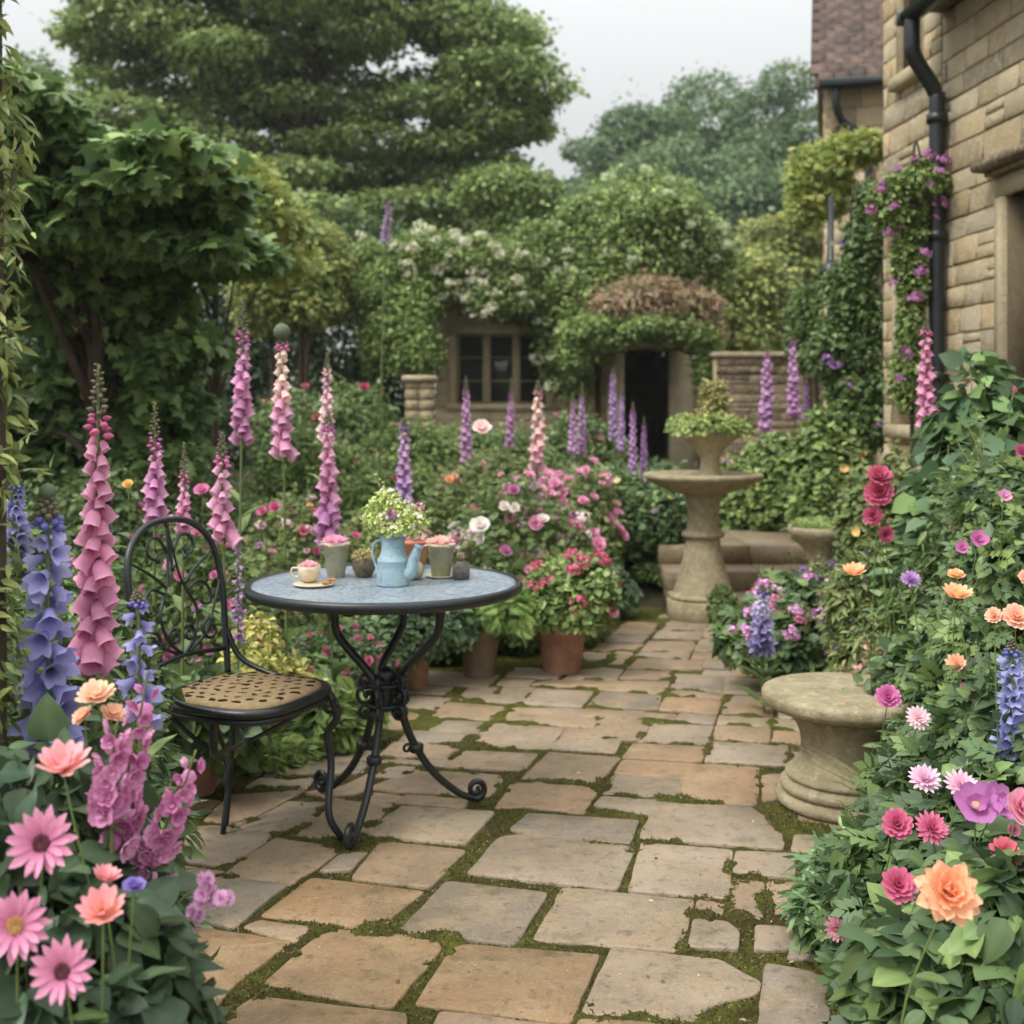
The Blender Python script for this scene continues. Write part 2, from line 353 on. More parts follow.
def add_flower(parent, kind, pos, axis, size, c0, c1, centre=None, name='flower', seed=None):
    me = flower_mesh(kind, c0, c1, random.randrange(3) if seed is None else seed)
    o = put(name, me, parent); o.matrix_local = Matrix.Translation(pos) @ orient(axis, random.uniform(0, 6.28)) @ Matrix.Scale(size, 4)
    if centre is not None:
        c = put('flower_centre', disc_mesh(centre, ('disc', tuple(centre))), o); 
        if kind != 'daisy': c.matrix_local = Matrix.Scale(.55, 4) @ Matrix.Translation((0, 0, .2))
    return o
# cluster heads (geranium, phlox, hydrangea): many florets over a ball
def head_mesh(c, c2, seed=0, n=26):
    key = ('head', tuple(c), tuple(c2), seed)
    if key in _fc: return _fc[key]
    r = np.random.default_rng(seed+50); V, F, t = bloom([(5, .42, 14, .5, .1, 0)], seed, nl=2, tip=.7)
    u = nrm(r.normal(size=(n*2, 3))); u = u[u[:, 2] > -.35][:n]; P = u*np.array([.75, .75, .6])*(1+.12*r.normal(size=(len(u), 1)))
    z = nrm(u+.25*r.normal(size=u.shape)); x = nrm(np.cross(z, nrm(r.normal(size=u.shape)))); y = np.cross(z, x)
    mb = MB(); cols = pick([c, c2], len(u), r, .1); instance(mb, (V, [F]), P, x, y, z, .62, cols)
    o = mb.build('flower', PETAL); me = o.data; bpy.data.objects.remove(o); _fc[key] = me; return me
def add_head(parent, pos, size, c, c2, name='flower_head'):
    o = put(name, head_mesh(c, c2, random.randrange(3)), parent)
    o.matrix_local = Matrix.Translation(pos) @ orient((random.uniform(-.4, .4), random.uniform(-.7, .1), 1), random.uniform(0, 6)) @ Matrix.Scale(size, 4); return o
def bell_mesh(c0, c1, lobes=5, flare=.5, key='fox'):
    k = ('bell', key, tuple(c0), tuple(c1))
    if k in _fc: return _fc[k]
    n = lobes*4; prof = ([(.07, 0), (.2, .05), (.31, .2), (.37, .42), (.385, .65), (.375, .84), (.40, .94), (flare, 1.0)] if key == 'fox' else [(.07, 0), (.2, .06), (.27, .25), (.3, .48), (.36, .68), (.48, .85), (flare, 1.0)])
    V = []; t = []
    for i, (r_, y) in enumerate(prof):
        for j in range(n):
            a = 2*math.pi*j/n; sc = 1; yy = y
            w = .5+.5*math.cos(lobes*a)
            q = max(0, i-len(prof)+3)/2
            sc = 1+(.08 if key == 'fox' else .3)*(w-.4)*q; yy = y+(.05 if key == 'fox' else .32)*(w-.5)*q
            if key == 'fox': yy += .13*q*max(0, -math.sin(a))
            V.append((r_*sc*math.cos(a), yy, r_*sc*math.sin(a))); t.append(y)
    F = [[i*n+j, i*n+(j+1) % n, (i+1)*n+(j+1) % n, (i+1)*n+j] for i in range(len(prof)-1) for j in range(n)]
    t = np.array(t)[:, None]; mb = MB(); mb.add(np.array(V), np.array(F), np.array(c0)*(1-t)+np.array(c1)*t)
    # green calyx at the throat end
    CV, CF = T_ovate(.3)
    for j in range(4):
        a = j*1.57; X = np.array([[math.cos(a), 0, math.sin(a)]]); Yv = nrm(np.array([[math.cos(a+1.57)*.5, .8, math.sin(a+1.57)*.5]])); Z = np.cross(X, Yv)
        instance(mb, (CV, CF), np.array([[0, -.02, 0]]), X, Yv, Z, .3, np.array([S(98, 122, 70)]))
    o = mb.build('bell', PETAL); me = o.data; bpy.data.objects.remove(o); _fc[k] = me; return me
def ydir(d, roll):
    y = Vector(d).normalized(); x = y.cross(Vector((0, 0, 1))); x = x.normalized() if x.length > 1e-3 else Vector((1, 0, 0)); z = x.cross(y)
    m = Matrix((x, y, z)).transposed().to_4x4(); return m @ Matrix.Rotation(roll, 4, 'Y')

def spike(name, label, cat, group, Y, px, ytip, y0, y1, wpx, cols, kind='fox', n=None, lean=0, ball=False, leafy=True, base=None, sparse=1.0):
    """flower spike: ytip pixel row of the tip, y0..y1 rows with bells, wpx the width in pixels"""
    r = np.random.default_rng(int(px*7+ytip)); X, _, _ = at(px, ytip, Y); k = Y/FPX
    if not lean: lean = r.normal()*.022*Y/4
    zt = CZ-(ytip-HOR)*k; z0 = CZ-(y0-HOR)*k; z1 = CZ-(y1-HOR)*k; wid = wpx*k; g = gz(X, Y)
    rt = thing(name, label, cat, (X-lean, Y, g), group)
    zt -= g; z0 -= g; z1 -= g
    P = spline([(0, 0, -.02), (lean*.35, 0, z1*.6), (lean*.75, .0, z1), (lean*.95, 0, (z0+z1)/2), (lean, 0, z0), (lean*1.02, 0, zt)], 6)
    mb = MB(); rr = np.linspace(.006, .0025, len(P))*(1.0 if Y < 5 else 1.3); V, F = tube(P, rr, 6); mb.add(V, F, S(98, 112, 66)); mb.build('stem', STEM, rt)
    def sp(z): i = np.searchsorted(P[:, 2], z); i = min(max(i, 1), len(P)-1); a, b = P[i-1], P[i]; t = (z-a[2])/(b[2]-a[2]+1e-9); return a+(b-a)*t
    # buds up to the tip
    tb = MB(); nb = 34; s0 = (.022 if Y < 2.6 else .02)
    for i in range(nb):
        z = z0+(zt-z0)*(i/nb); p = sp(z); a = i*2.4; f = (1-i/nb); rad = wid*.5*(.10+.34*f**1.3)
        d = np.array([math.cos(a), math.sin(a), .5-f*.5]); s = (.35+.65*f)*min(s0, wid*.16)
        V, F = lathe([(.05, 0), (.38, .3), (.4, .6), (.1, 1.05)], 6)
        M = np.array(ydir(d, 0).to_3x3()); V = V[:, [0, 2, 1]]*s*np.array([1, 1.1, 1]); V = V@M.T+p+d*rad*.35
        c = S(132, 122, 96) if f < .72 else cols[0]; tb.add(V, F, np.array(c)*(.75+.4*r.random()))
    if ball:
        V, F = lathe([(.02, -.9), (.6, -.75), (.95, -.2), (.95, .3), (.6, .8), (.05, 1)], 10); tb.add(V*ball*k+sp(zt), F, S(110, 122, 92))
    tb.build('bud_tip', PETAL, rt)
    L = wid*(.39 if kind == 'fox' else .37); n = n or int(min(60, max(14, (z0-z1)/(L*.26)*1.1*sparse)))
    merged = Y > 7
    mm = MB(); meshes = [[bell_mesh(tuple(np.array(c)*.72*q), tuple(np.array(c)*q*.8+.2*q*np.array([1, .9, .97])), key=kind, flare=.47 if kind == 'fox' else .6) for q in (.84, 1, 1.12)] for c in cols]
    for i in range(n):
        f = i/max(1, n-1); z = z1+(z0-z1)*f; p = sp(z); a = i*2.39996+r.uniform(-.3, .3)
        s = L*(1.08-.55*f**1.5)*r.uniform(.78, 1.15); dn = -.95 if kind == 'fox' else r.uniform(-1.1, -.2)
        if kind == 'fox': dn = -2.1+.8*r.random()
        d = (math.cos(a)+r.normal()*.18, math.sin(a)+r.normal()*.18-.12, dn)
        ci = min(len(cols)-1, int(f*len(cols)*.999+r.uniform(-.3, .3))); ci = max(0, ci); me = meshes[ci][r.integers(3)]
        q = p+np.array([math.cos(a), math.sin(a), .1])*wid*.06
        M = Matrix.Translation(q) @ ydir(d, r.uniform(-.4, .4)) @ Matrix.Scale(s, 4)
        if not merged: o = put('bell', me, rt); o.matrix_local = M
        else:
            nv = len(me.vertices); co = np.empty(nv*3, np.float32); me.vertices.foreach_get('co', co); co = co.reshape(-1, 3)
            A = np.array(M); pv = np.empty(nv*4, np.float32); me.color_attributes[0].data.foreach_get('color', pv)
            by = {}
            for pl in me.polygons: by.setdefault(len(pl.vertices), []).append(list(pl.vertices))
            mm.add(co@A[:3, :3].T+A[:3, 3], [np.array(v) for v in by.values()], pv.reshape(-1, 4)[:, :3])
    if merged: mm.build('blossoms', PETAL, rt)
    if leafy:
        lb = MB(); m = 26; zz = r.random(m)**1.3*z1*.97; az_ = r.random(m)*6.28; D = nrm(np.stack([np.cos(az_), np.sin(az_), .5+.4*r.random(m)], -1))
        Pn = np.array([sp(z) for z in zz]); Zn = nrm(np.stack([-np.cos(az_)*.5, -np.sin(az_)*.5, np.ones(m)], -1)); Xn = nrm(np.cross(D, Zn)); Zn = np.cross(Xn, D)
        instance(lb, TPL['lance'], Pn, Xn, D, Zn, (.20-.12*zz/max(z1, .1))*(r.random(m)*.5+.6), pick(G_MID, m, r)); lb.build('leaves', LEAF, rt)
    return rt

def bush(name, label, cat, loc, size, n, leaf, pal, tpl='ovate', group=None, flowers=(), k=9, seed=1, z0=0, stems=True, fl_name='flower', blobs=None, lean=None, wild=0, **kw):
    """size = (rx, ry, h); flowers = [(kind, count, size, c0, c1, zlo)]"""
    r = np.random.default_rng(seed); random.seed(seed); rx, ry, h = size
    rt = thing(name, label, cat, loc, group)
    B = blobs or dome_blobs(rx, ry, h, k, r, z0)
    mb = MB(); leaves(mb, B, n, leaf, pal, tpl, r, zmin=z0+.01, **kw)
    mb.build('leaves', LEAF, rt)
    if wild:
        wm = MB(); W, WN = blob_pts(B, 200, r, z0+h*.55, 0); W = W[:wild]
        for p_ in W:
            e_ = p_+np.array([r.normal()*.12*rx, r.normal()*.1*ry, h*r.uniform(.06, .2)]); Q = spline([(p_[0]*.6, p_[1]*.6, p_[2]*.6), tuple(p_), tuple(e_)], 5); V, F = tube(Q, .0022, 4, cap=False); wm.add(V, F, S(120, 132, 74))
            m_ = 7; i_ = np.linspace(len(Q)*.45, len(Q)-1, m_).astype(int); N_ = nrm(r.normal(size=(m_, 3))); X_, D_, Z_ = frames(N_, r); instance(wm, TPL['ovate'], Q[i_], X_, D_, Z_, leaf*.75, pick(pal, m_, r))
        wm.build('shoots', LEAF, rt)
    if stems:
        sb = MB()
        for b in B[:12]:
            P = spline([(0+r.normal()*.1*rx, r.normal()*.1*ry, -.01), (b[0]*.4, b[1]*.4, b[2]*.5), (b[0], b[1], b[2])], 4)
            V, F = tube(P, np.linspace(max(.004, h*.012), .002, len(P)), 5); sb.add(V, F, S(84, 84, 52))
        sb.build('stems', STEM, rt)
    for fk in flowers:
        kind, cnt, s, c0, c1 = fk[:5]; zlo = fk[5] if len(fk) > 5 else .35
        P, N = blob_pts(B, cnt*6, r, z0+h*zlo, 0); f = (N[:, 1] < .35)
        P, N = P[f][:cnt], N[f][:cnt]; P = P+N*s*.8
        for p, q in zip(P, N):
            ss = s*r.uniform(.75, 1.2)
            if kind == 'head': add_head(rt, p, ss, c0, c1, name=fl_name)
            else: add_flower(rt, kind, p, (q[0]*.6+r.normal()*.2, q[1]*.7-.35+r.normal()*.2, q[2]*.6+.35), ss, c0, c1, name=fl_name)
    return rt

def tree(name, label, loc, blobs, n, leaf, pal, trunk_r, trunk_h, group=None, seed=1, tpl='diamond', limbs=14, cat='tree', **kw):
    r = np.random.default_rng(seed); rt = thing(name, label, cat, loc, group)
    kw.setdefault('fuzz', .2); kw.setdefault('depth', .35); mb = MB(); leaves(mb, blobs, n, leaf, pal, tpl, r, **kw); mb.build('crown', LEAF, rt)
    tb = MB(); P = spline([(0, 0, -.2), (.1*trunk_r, 0, trunk_h*.5), (0, .1*trunk_r, trunk_h)], 5); V, F = tube(P, np.linspace(trunk_r, trunk_r*.45, len(P)), 10); tb.add(V, F)
    idx = r.choice(len(blobs), min(limbs, len(blobs)), replace=False)
    for i in idx:
        b = blobs[i]; z = min(trunk_h*r.uniform(.45, .98), max(.3, b[2])); P = spline([(0, 0, z), (b[0]*.45, b[1]*.45, (z+b[2])/2+.08*trunk_h), (b[0], b[1], b[2])], 4)
        V, F = tube(P, np.linspace(trunk_r*.35, trunk_r*.08, len(P)), 6); tb.add(V, F)
    tb.build('trunk', BARK, rt); return rt
# ================================================================== SETTING
# ground sheet: flat round the path, rising to the terrace level behind the steps
def build_ground():
    xs = np.concatenate([np.linspace(-600, -20, 12), np.linspace(-18, 18, 73), np.linspace(20, 600, 12)])
    ys = np.concatenate([[-100, -20, -5], np.linspace(-2, 20, 89), np.linspace(22, 900, 30)])
    X, Y = np.meshgrid(xs, ys); Z = np.vectorize(gz)(X, Y)-.035
    Z += .02*np.sin(X*3.1+Y*1.7)*np.cos(Y*2.3)*(Y > 9); V = np.stack([X, Y, Z], -1).reshape(-1, 3); nx = len(xs); ny = len(ys)
    i = np.arange(ny-1)[:, None]*nx; j = np.arange(nx-1)[None]; F = np.stack([i+j, i+j+1, i+nx+j+1, i+nx+j], -1).reshape(-1, 4)
    tag(MB().add(V, F).build('ground', SOIL), 'dark garden soil under the flower beds', None, kind='structure')
build_ground()

# flagstones, traced on the ground plane
CR = {1: (140, 840, .3516), 2: (480, 840, .3516), 3: (160, 720, .3516), 4: (480, 720, .3516), 5: (360, 640, .2344), 6: (560, 600, .2539), 0: (0, 0, 1)}
SL = [
 (3, [(50, 395), (185, 413), (330, 325), (150, 300), (60, 312)]), (3, [(235, 300), (360, 318), (440, 285), (480, 232), (365, 230)]), (3, [(385, 325), (510, 340), (578, 315), (660, 238), (500, 222)]),
 (1, [(240, 98), (425, 120), (500, 75), (570, 25), (385, -5)]), (1, [(520, 85), (595, 80), (640, 35), (575, 40)]), (1, [(610, 105), (820, 130), (920, 30), (690, 5)]),
 (1, [(355, 210), (670, 245), (800, 145), (490, 108)]), (1, [(60, 200), (265, 245), (375, 150), (410, 128), (215, 105), (110, 110)]), (1, [(100, 72), (230, 92), (190, 102), (60, 104)]),
 (1, [(20, 450), (195, 480), (265, 405), (420, 290), (175, 255), (60, 262)]), (1, [(305, 243), (340, 228), (505, 250), (440, 285)]), (1, [(365, 400), (620, 455), (710, 468), (850, 305), (830, 280), (530, 255)]),
 (0, [(401.9, 930.7), (513.4, 942), (545, 892.7), (447.6, 881.5)]), (0, [(419.5, 1001.7), (567.9, 1022), (596, 956), (456.4, 943.7)]), (1, [(200, 560), (240, 520), (330, 450), (750, 500), (740, 560), (700, 640), (150, 640)]),
 (1, [(0, 500), (95, 488), (190, 500), (150, 560), (-60, 600)]), (0, [(430, 1040), (442, 1012), (562, 1026), (556, 1055), (425, 1055)]), (2, [(300, 487), (600, 515), (640, 465), (780, 430), (790, 400), (680, 340), (380, 310)]),
 (2, [(820, 350), (1000, 385), (980, 523), (960, 600), (790, 600)]), (2, [(265, 600), (290, 512), (500, 523), (780, 560), (770, 620)]), (2, [(160, 275), (565, 308), (600, 170), (240, 135)]), (2, [(430, 140), (700, 165), (712, 30), (465, 10)]),
 (0, [(470, 872), (615, 888.5), (631, 853), (628, 847), (530, 834), (501, 837)]), (4, [(90, 310), (140, 268), (445, 288), (420, 350), (165, 328)]), (4, [(50, 245), (100, 170), (335, 185), (290, 262), (130, 242)]),
 (4, [(330, 240), (350, 218), (760, 245), (850, 305), (855, 362), (460, 332), (490, 270)]), (4, [(355, 205), (385, 157), (570, 171), (560, 220)]), (4, [(388, 150), (410, 113), (790, 135), (780, 238), (600, 228), (580, 200), (578, 165)]),
 (4, [(725, 430), (735, 375), (890, 382), (885, 445)]), (4, [(892, 365), (900, 322), (1024, 316), (1060, 400)]), (2, [(715, 200), (725, 115), (800, 120), (795, 222)]), (2, [(820, 215), (825, 118), (960, 122), (960, 228)]),
 (2, [(600, 300), (615, 228), (700, 235), (730, 260), (725, 305), (640, 300)]), (2, [(620, 205), (625, 172), (690, 178), (680, 210)]), (2, [(790, 305), (792, 243), (880, 248), (890, 300), (850, 305)]), (2, [(885, 330), (900, 290), (1050, 300), (1040, 335)]),
 (4, [(125, 165), (200, 92), (395, 108), (330, 178)]), (4, [(205, 80), (235, 50), (400, 55), (380, 92)]), (4, [(0, 88), (160, 95), (120, 142), (-100, 132), (-50, 80)]), (4, [(410, 106), (440, 68), (640, 78), (625, 118)]), (4, [(450, 57), (490, 8), (660, 15), (640, 68)]),
 (4, [(645, 115), (660, 63), (870, 73), (868, 128)]), (4, [(670, 52), (675, 15), (820, 22), (818, 62)]), (4, [(835, 62), (840, 30), (930, 35), (925, 68)]), (4, [(810, 225), (808, 155), (900, 150), (890, 215)]),
 (6, [(10, 540), (30, 503), (140, 512), (170, 462), (85, 455), (105, 430), (330, 440), (310, 490), (345, 500), (305, 550)]), (6, [(335, 468), (345, 442), (455, 450), (440, 475)]), (6, [(455, 476), (475, 448), (612, 457), (600, 486)]),
 (6, [(625, 482), (635, 452), (830, 462), (825, 500)]), (6, [(840, 500), (840, 466), (960, 472), (960, 512)]), (6, [(645, 442), (655, 395), (830, 402), (832, 452)]), (6, [(395, 430), (425, 380), (628, 395), (615, 446)]),
 (6, [(115, 418), (165, 365), (395, 377), (380, 430)]), (5, [(600, 345), (650, 285), (960, 292), (930, 320), (1000, 332), (1020, 345), (1000, 370)]), (6, [(-100, 330), (-20, 314), (435, 320), (405, 368)]),
 (5, [(700, 270), (760, 208), (990, 220), (940, 286)]), (5, [(420, 250), (470, 200), (580, 200), (550, 225), (600, 235), (620, 192), (745, 200), (680, 266)]), (5, [(290, 325), (380, 267), (620, 287), (545, 343)]),
 (5, [(300, 385), (350, 342), (530, 352), (495, 398)]), (5, [(170, 430), (215, 387), (475, 402), (440, 443)]), (5, [(90, 490), (150, 437), (415, 452), (350, 508)]), (5, [(465, 445), (560, 354), (865, 372), (800, 460)]),
 (0, [(444.8, 766), (465, 749), (436, 745), (420, 762)]), (3, [(620, 120), (635, 105), (800, 115), (760, 130)]), (3, [(615, 160), (660, 132), (720, 135), (690, 163)]), (3, [(600, 190), (730, 142), (960, 158), (970, 172), (930, 215), (660, 200)]),
 (3, [(675, 235), (700, 215), (870, 227), (860, 248)]), (3, [(580, 225), (610, 207), (690, 217), (655, 232)]), (3, [(585, 320), (690, 247), (945, 262), (865, 348), (620, 328)]), (3, [(130, 285), (200, 215), (405, 200), (355, 225), (230, 292)]),
 (3, [(250, 188), (285, 165), (430, 165), (415, 192)]), (3, [(425, 205), (520, 190), (600, 150), (570, 205), (500, 215)]), (3, [(300, 158), (345, 130), (560, 120), (590, 125), (560, 150)]), (3, [(370, 125), (430, 95), (600, 85), (610, 110)]),
 (6, [(240, 305), (270, 274), (445, 282), (430, 312)]), (6, [(440, 345), (460, 292), (640, 300), (645, 330), (640, 360)]), (6, [(420, 372), (430, 354), (640, 367), (635, 386)]), (6, [(270, 268), (300, 230), (560, 240), (555, 272), (480, 272)]),
 (6, [(570, 265), (575, 240), (670, 242), (665, 268)]), (6, [(565, 292), (572, 274), (670, 278), (665, 296)]), (6, [(300, 222), (310, 205), (510, 210), (500, 232)]), (6, [(520, 230), (530, 207), (665, 210), (665, 235)]), (6, [(325, 198), (355, 162), (520, 162), (530, 177), (515, 203)]),
 (6, [(535, 198), (545, 174), (665, 178), (665, 200)]), (6, [(550, 168), (560, 152), (670, 154), (665, 172)]), (6, [(370, 147), (390, 122), (565, 127), (550, 152)]), (6, [(570, 143), (580, 108), (690, 112), (675, 147)]), (6, [(400, 117), (425, 97), (570, 100), (565, 122)]),
 (6, [(215, 131), (240, 110), (375, 114), (345, 136)]), (6, [(180, 160), (205, 140), (345, 144), (320, 166)]), (6, [(130, 196), (160, 167), (325, 172), (300, 196)]), (6, [(210, 230), (225, 200), (300, 202), (270, 234), (245, 258), (195, 252)]),
 (6, [(85, 228), (100, 205), (195, 208), (180, 238)]), (6, [(20, 308), (60, 272), (190, 262), (245, 270), (215, 313)]), (6, [(240, 103), (270, 85), (380, 90), (370, 108)]), (6, [(680, 394), (690, 376), (830, 380), (830, 396)]), (6, [(420, 93), (440, 78), (600, 84), (580, 97)]),
 (6, [(590, 104), (600, 86), (740, 92), (720, 110)]), (6, [(650, 362), (655, 305), (800, 312), (820, 370)]), (6, [(680, 300), (690, 250), (800, 262), (810, 304)]), (6, [(690, 235), (700, 180), (800, 200), (800, 250)]),
]
def poly_xy():
    out = []
    for c, pts in SL:
        ox, oy, s = CR[c]; out.append(np.array([gnd(ox+u*s, oy+v*s) for u, v in pts]))
    # rest of the path outside the traced part (under the plants, beside and behind the camera)
    r = np.random.default_rng(5); a = R(-13.6); ca, sa = math.cos(a), math.sin(a)
    y = -1.4
    while y < 2.55:
        hgt = r.choice([.24, .3, .36]); x = -3.2+r.uniform(0, .3)
        while x < 2.2:
            w_ = r.choice([.3, .42, .55]); q = [(x+.012, y+.012), (x+w_-.012, y+.012), (x+w_-.012, y+hgt-.012), (x+.012, y+hgt-.012)]
            P = np.array([(u*ca-v*sa, u*sa+v*ca) for u, v in q]); Pm = P.mean(0); px = 512+FPX*Pm[0]/max(Pm[1], .1)
            ylim = P[:, 1].max() < 2.26
            if ylim and abs(P[:, 0]).max() < 1.6: out.append(P)
            x += w_
        y += hgt
    # smaller stones wherever the traced ones leave the paving bare
    def inside(x, y, P):
        c = False
        for k in range(len(P)):
            q, s = P[k], P[(k+1) % len(P)]
            if (q[1] > y) != (s[1] > y) and x < (s[0]-q[0])*(y-q[1])/(s[1]-q[1])+q[0]: c = not c
        return c
    hull = np.array([(-1.3, 2.2), (-1.5, 4.3), (-.95, 4.7), (-.45, 5.75), (.55, 5.9), (.85, 7.3), (2.0, 7.25), (1.75, 5.4), (1.5, 4.4), (1.3, 3.6), (.95, 2.2)])
    for (cw, ch) in ((.42, .26), (.26, .2), (.16, .14)):
        y = 1.0
        while y < 8:
            x = -3.6
            while x < 1.5:
                q = [(x+.008, y+.008), (x+cw-.008, y+.008), (x+cw-.008, y+ch-.008), (x+.008, y+ch-.008)]; P = np.array([(u*ca-v*sa, u*sa+v*ca) for u, v in q]); cen = P.mean(0)
                if all(inside(p[0], p[1], hull) for p in P):
                    near = [o for o in out if np.linalg.norm(o.mean(0)-cen) < .75]
                    pts = [P[0]+(P[1]-P[0])*s+(P[3]-P[0])*t for s in (0, .33, .67, 1) for t in (0, .5, 1)]
                    bb = np.array([cen]); 
                    if not any(inside(p[0], p[1], o) for p in pts for o in near) and not any(((o-P[0])@(P[1]-P[0])/np.dot(P[1]-P[0], P[1]-P[0]) > 0).__and__(((o-P[0])@(P[1]-P[0])/np.dot(P[1]-P[0], P[1]-P[0]) < 1) & ((o-P[0])@(P[3]-P[0])/np.dot(P[3]-P[0], P[3]-P[0]) > 0) & ((o-P[0])@(P[3]-P[0])/np.dot(P[3]-P[0], P[3]-P[0]) < 1)).any() for o in near): out.append(P); x += cw; continue
                x += .05
            y += .06
    return out
POLY = poly_xy()
def inset(P, d):
    n = len(P); out = []
    for i in range(n):
        a, b, c = P[i-1], P[i], P[(i+1) % n]; u = (b-a)/np.linalg.norm(b-a); v = (c-b)/np.linalg.norm(c-b)
        bis = np.array([-u[1]-v[1], u[0]+v[0]]); l = np.linalg.norm(bis); bis = bis/max(l, 1e-6); out.append(b+bis*d/max(.35, abs(np.dot(bis, [-v[1], v[0]]))))
    return np.array(out)
def rough_poly(P, r, amp=.0016):
    """round the corners and ripple the edges a little"""
    if sum(P[i][0]*P[(i+1) % len(P)][1]-P[(i+1) % len(P)][0]*P[i][1] for i in range(len(P))) < 0: P = P[::-1]
    out = []; n = len(P)
    for i in range(n):
        a, b, c = P[i-1], P[i], P[(i+1) % n]; la = np.linalg.norm(a-b); lc = np.linalg.norm(c-b); q = min(.011+.010*r.random(), la*.3, lc*.3)
        p0 = b+(a-b)/la*q; p1 = b+(c-b)/lc*q; out += [p0, (p0+2*b+p1)/4, p1]
        nxt = P[(i+1) % n]; e = nxt-b; L = np.linalg.norm(e); k = max(1, int(L/.05)); nn = np.array([-e[1], e[0]])/L
        q2 = min(.03, L*.3)
        for t in range(1, k): out.append(p1+(e*(1-2*q2/L))*t/k+nn*r.normal()*amp)
    return np.array(out)
def build_paving():
    r = np.random.default_rng(11); mb = MB()
    tones = [S(174, 148, 122), S(166, 148, 128), S(176, 158, 138), S(156, 142, 126), S(176, 142, 110), S(170, 144, 116), S(182, 162, 138)]
    for i, P in enumerate(POLY):
        P = rough_poly(inset(P if sum(P[i][0]*P[(i+1) % len(P)][1]-P[(i+1) % len(P)][0]*P[i][1] for i in range(len(P))) > 0 else P[::-1], -.0095), r); n = len(P); z = r.uniform(-.003, .003); tx, ty = r.normal(size=2)*.003; c0 = P.mean(0)
        c = np.array(tones[r.integers(len(tones))])*r.uniform(.88, 1.08)
        if i in (6, 11, 13, 9, 14): c = np.array(S(174, 140, 102))*r.uniform(.9, 1)
        rings = [(0, -.05), (0, -.005), (.001, -.002), (.0035, 0)]
        V = []
        for d, zz in rings:
            Q = inset(P, d) if d else P
            V += [(x, y, z+zz+tx*(x-c0[0])+ty*(y-c0[1])) for x, y in Q]
        F = [[k*n+j, k*n+(j+1) % n, (k+1)*n+(j+1) % n, (k+1)*n+j] for k in range(3) for j in range(n)]
        tri = tessellate_polygon([[Vector((v[0], v[1], 0)) for v in V[3*n:]]]); tri = [t if (V[3*n+t[1]][0]-V[3*n+t[0]][0])*(V[3*n+t[2]][1]-V[3*n+t[0]][1])-(V[3*n+t[2]][0]-V[3*n+t[0]][0])*(V[3*n+t[1]][1]-V[3*n+t[0]][1]) > 0 else t[::-1] for t in tri]
        mb.addp(np.array(V), F+[[3*n+j for j in t] for t in tri], c)
    o = mb.build('path', SLAB, smooth=False); tag(o, 'worn tan and grey flagstone path with mossy joints', None, kind='structure')
build_paving()
def vnoise(x, y, seed=0):
    r = np.random.default_rng(seed); T = r.random((256, 256)); xi = np.floor(x).astype(int); yi = np.floor(y).astype(int); fx = x-xi; fy = y-yi
    fx = fx*fx*(3-2*fx); fy = fy*fy*(3-2*fy); g = lambda a, b: T[a % 256, b % 256]
    return (g(xi, yi)*(1-fx)+g(xi+1, yi)*fx)*(1-fy)+(g(xi, yi+1)*(1-fx)+g(xi+1, yi+1)*fx)*fy
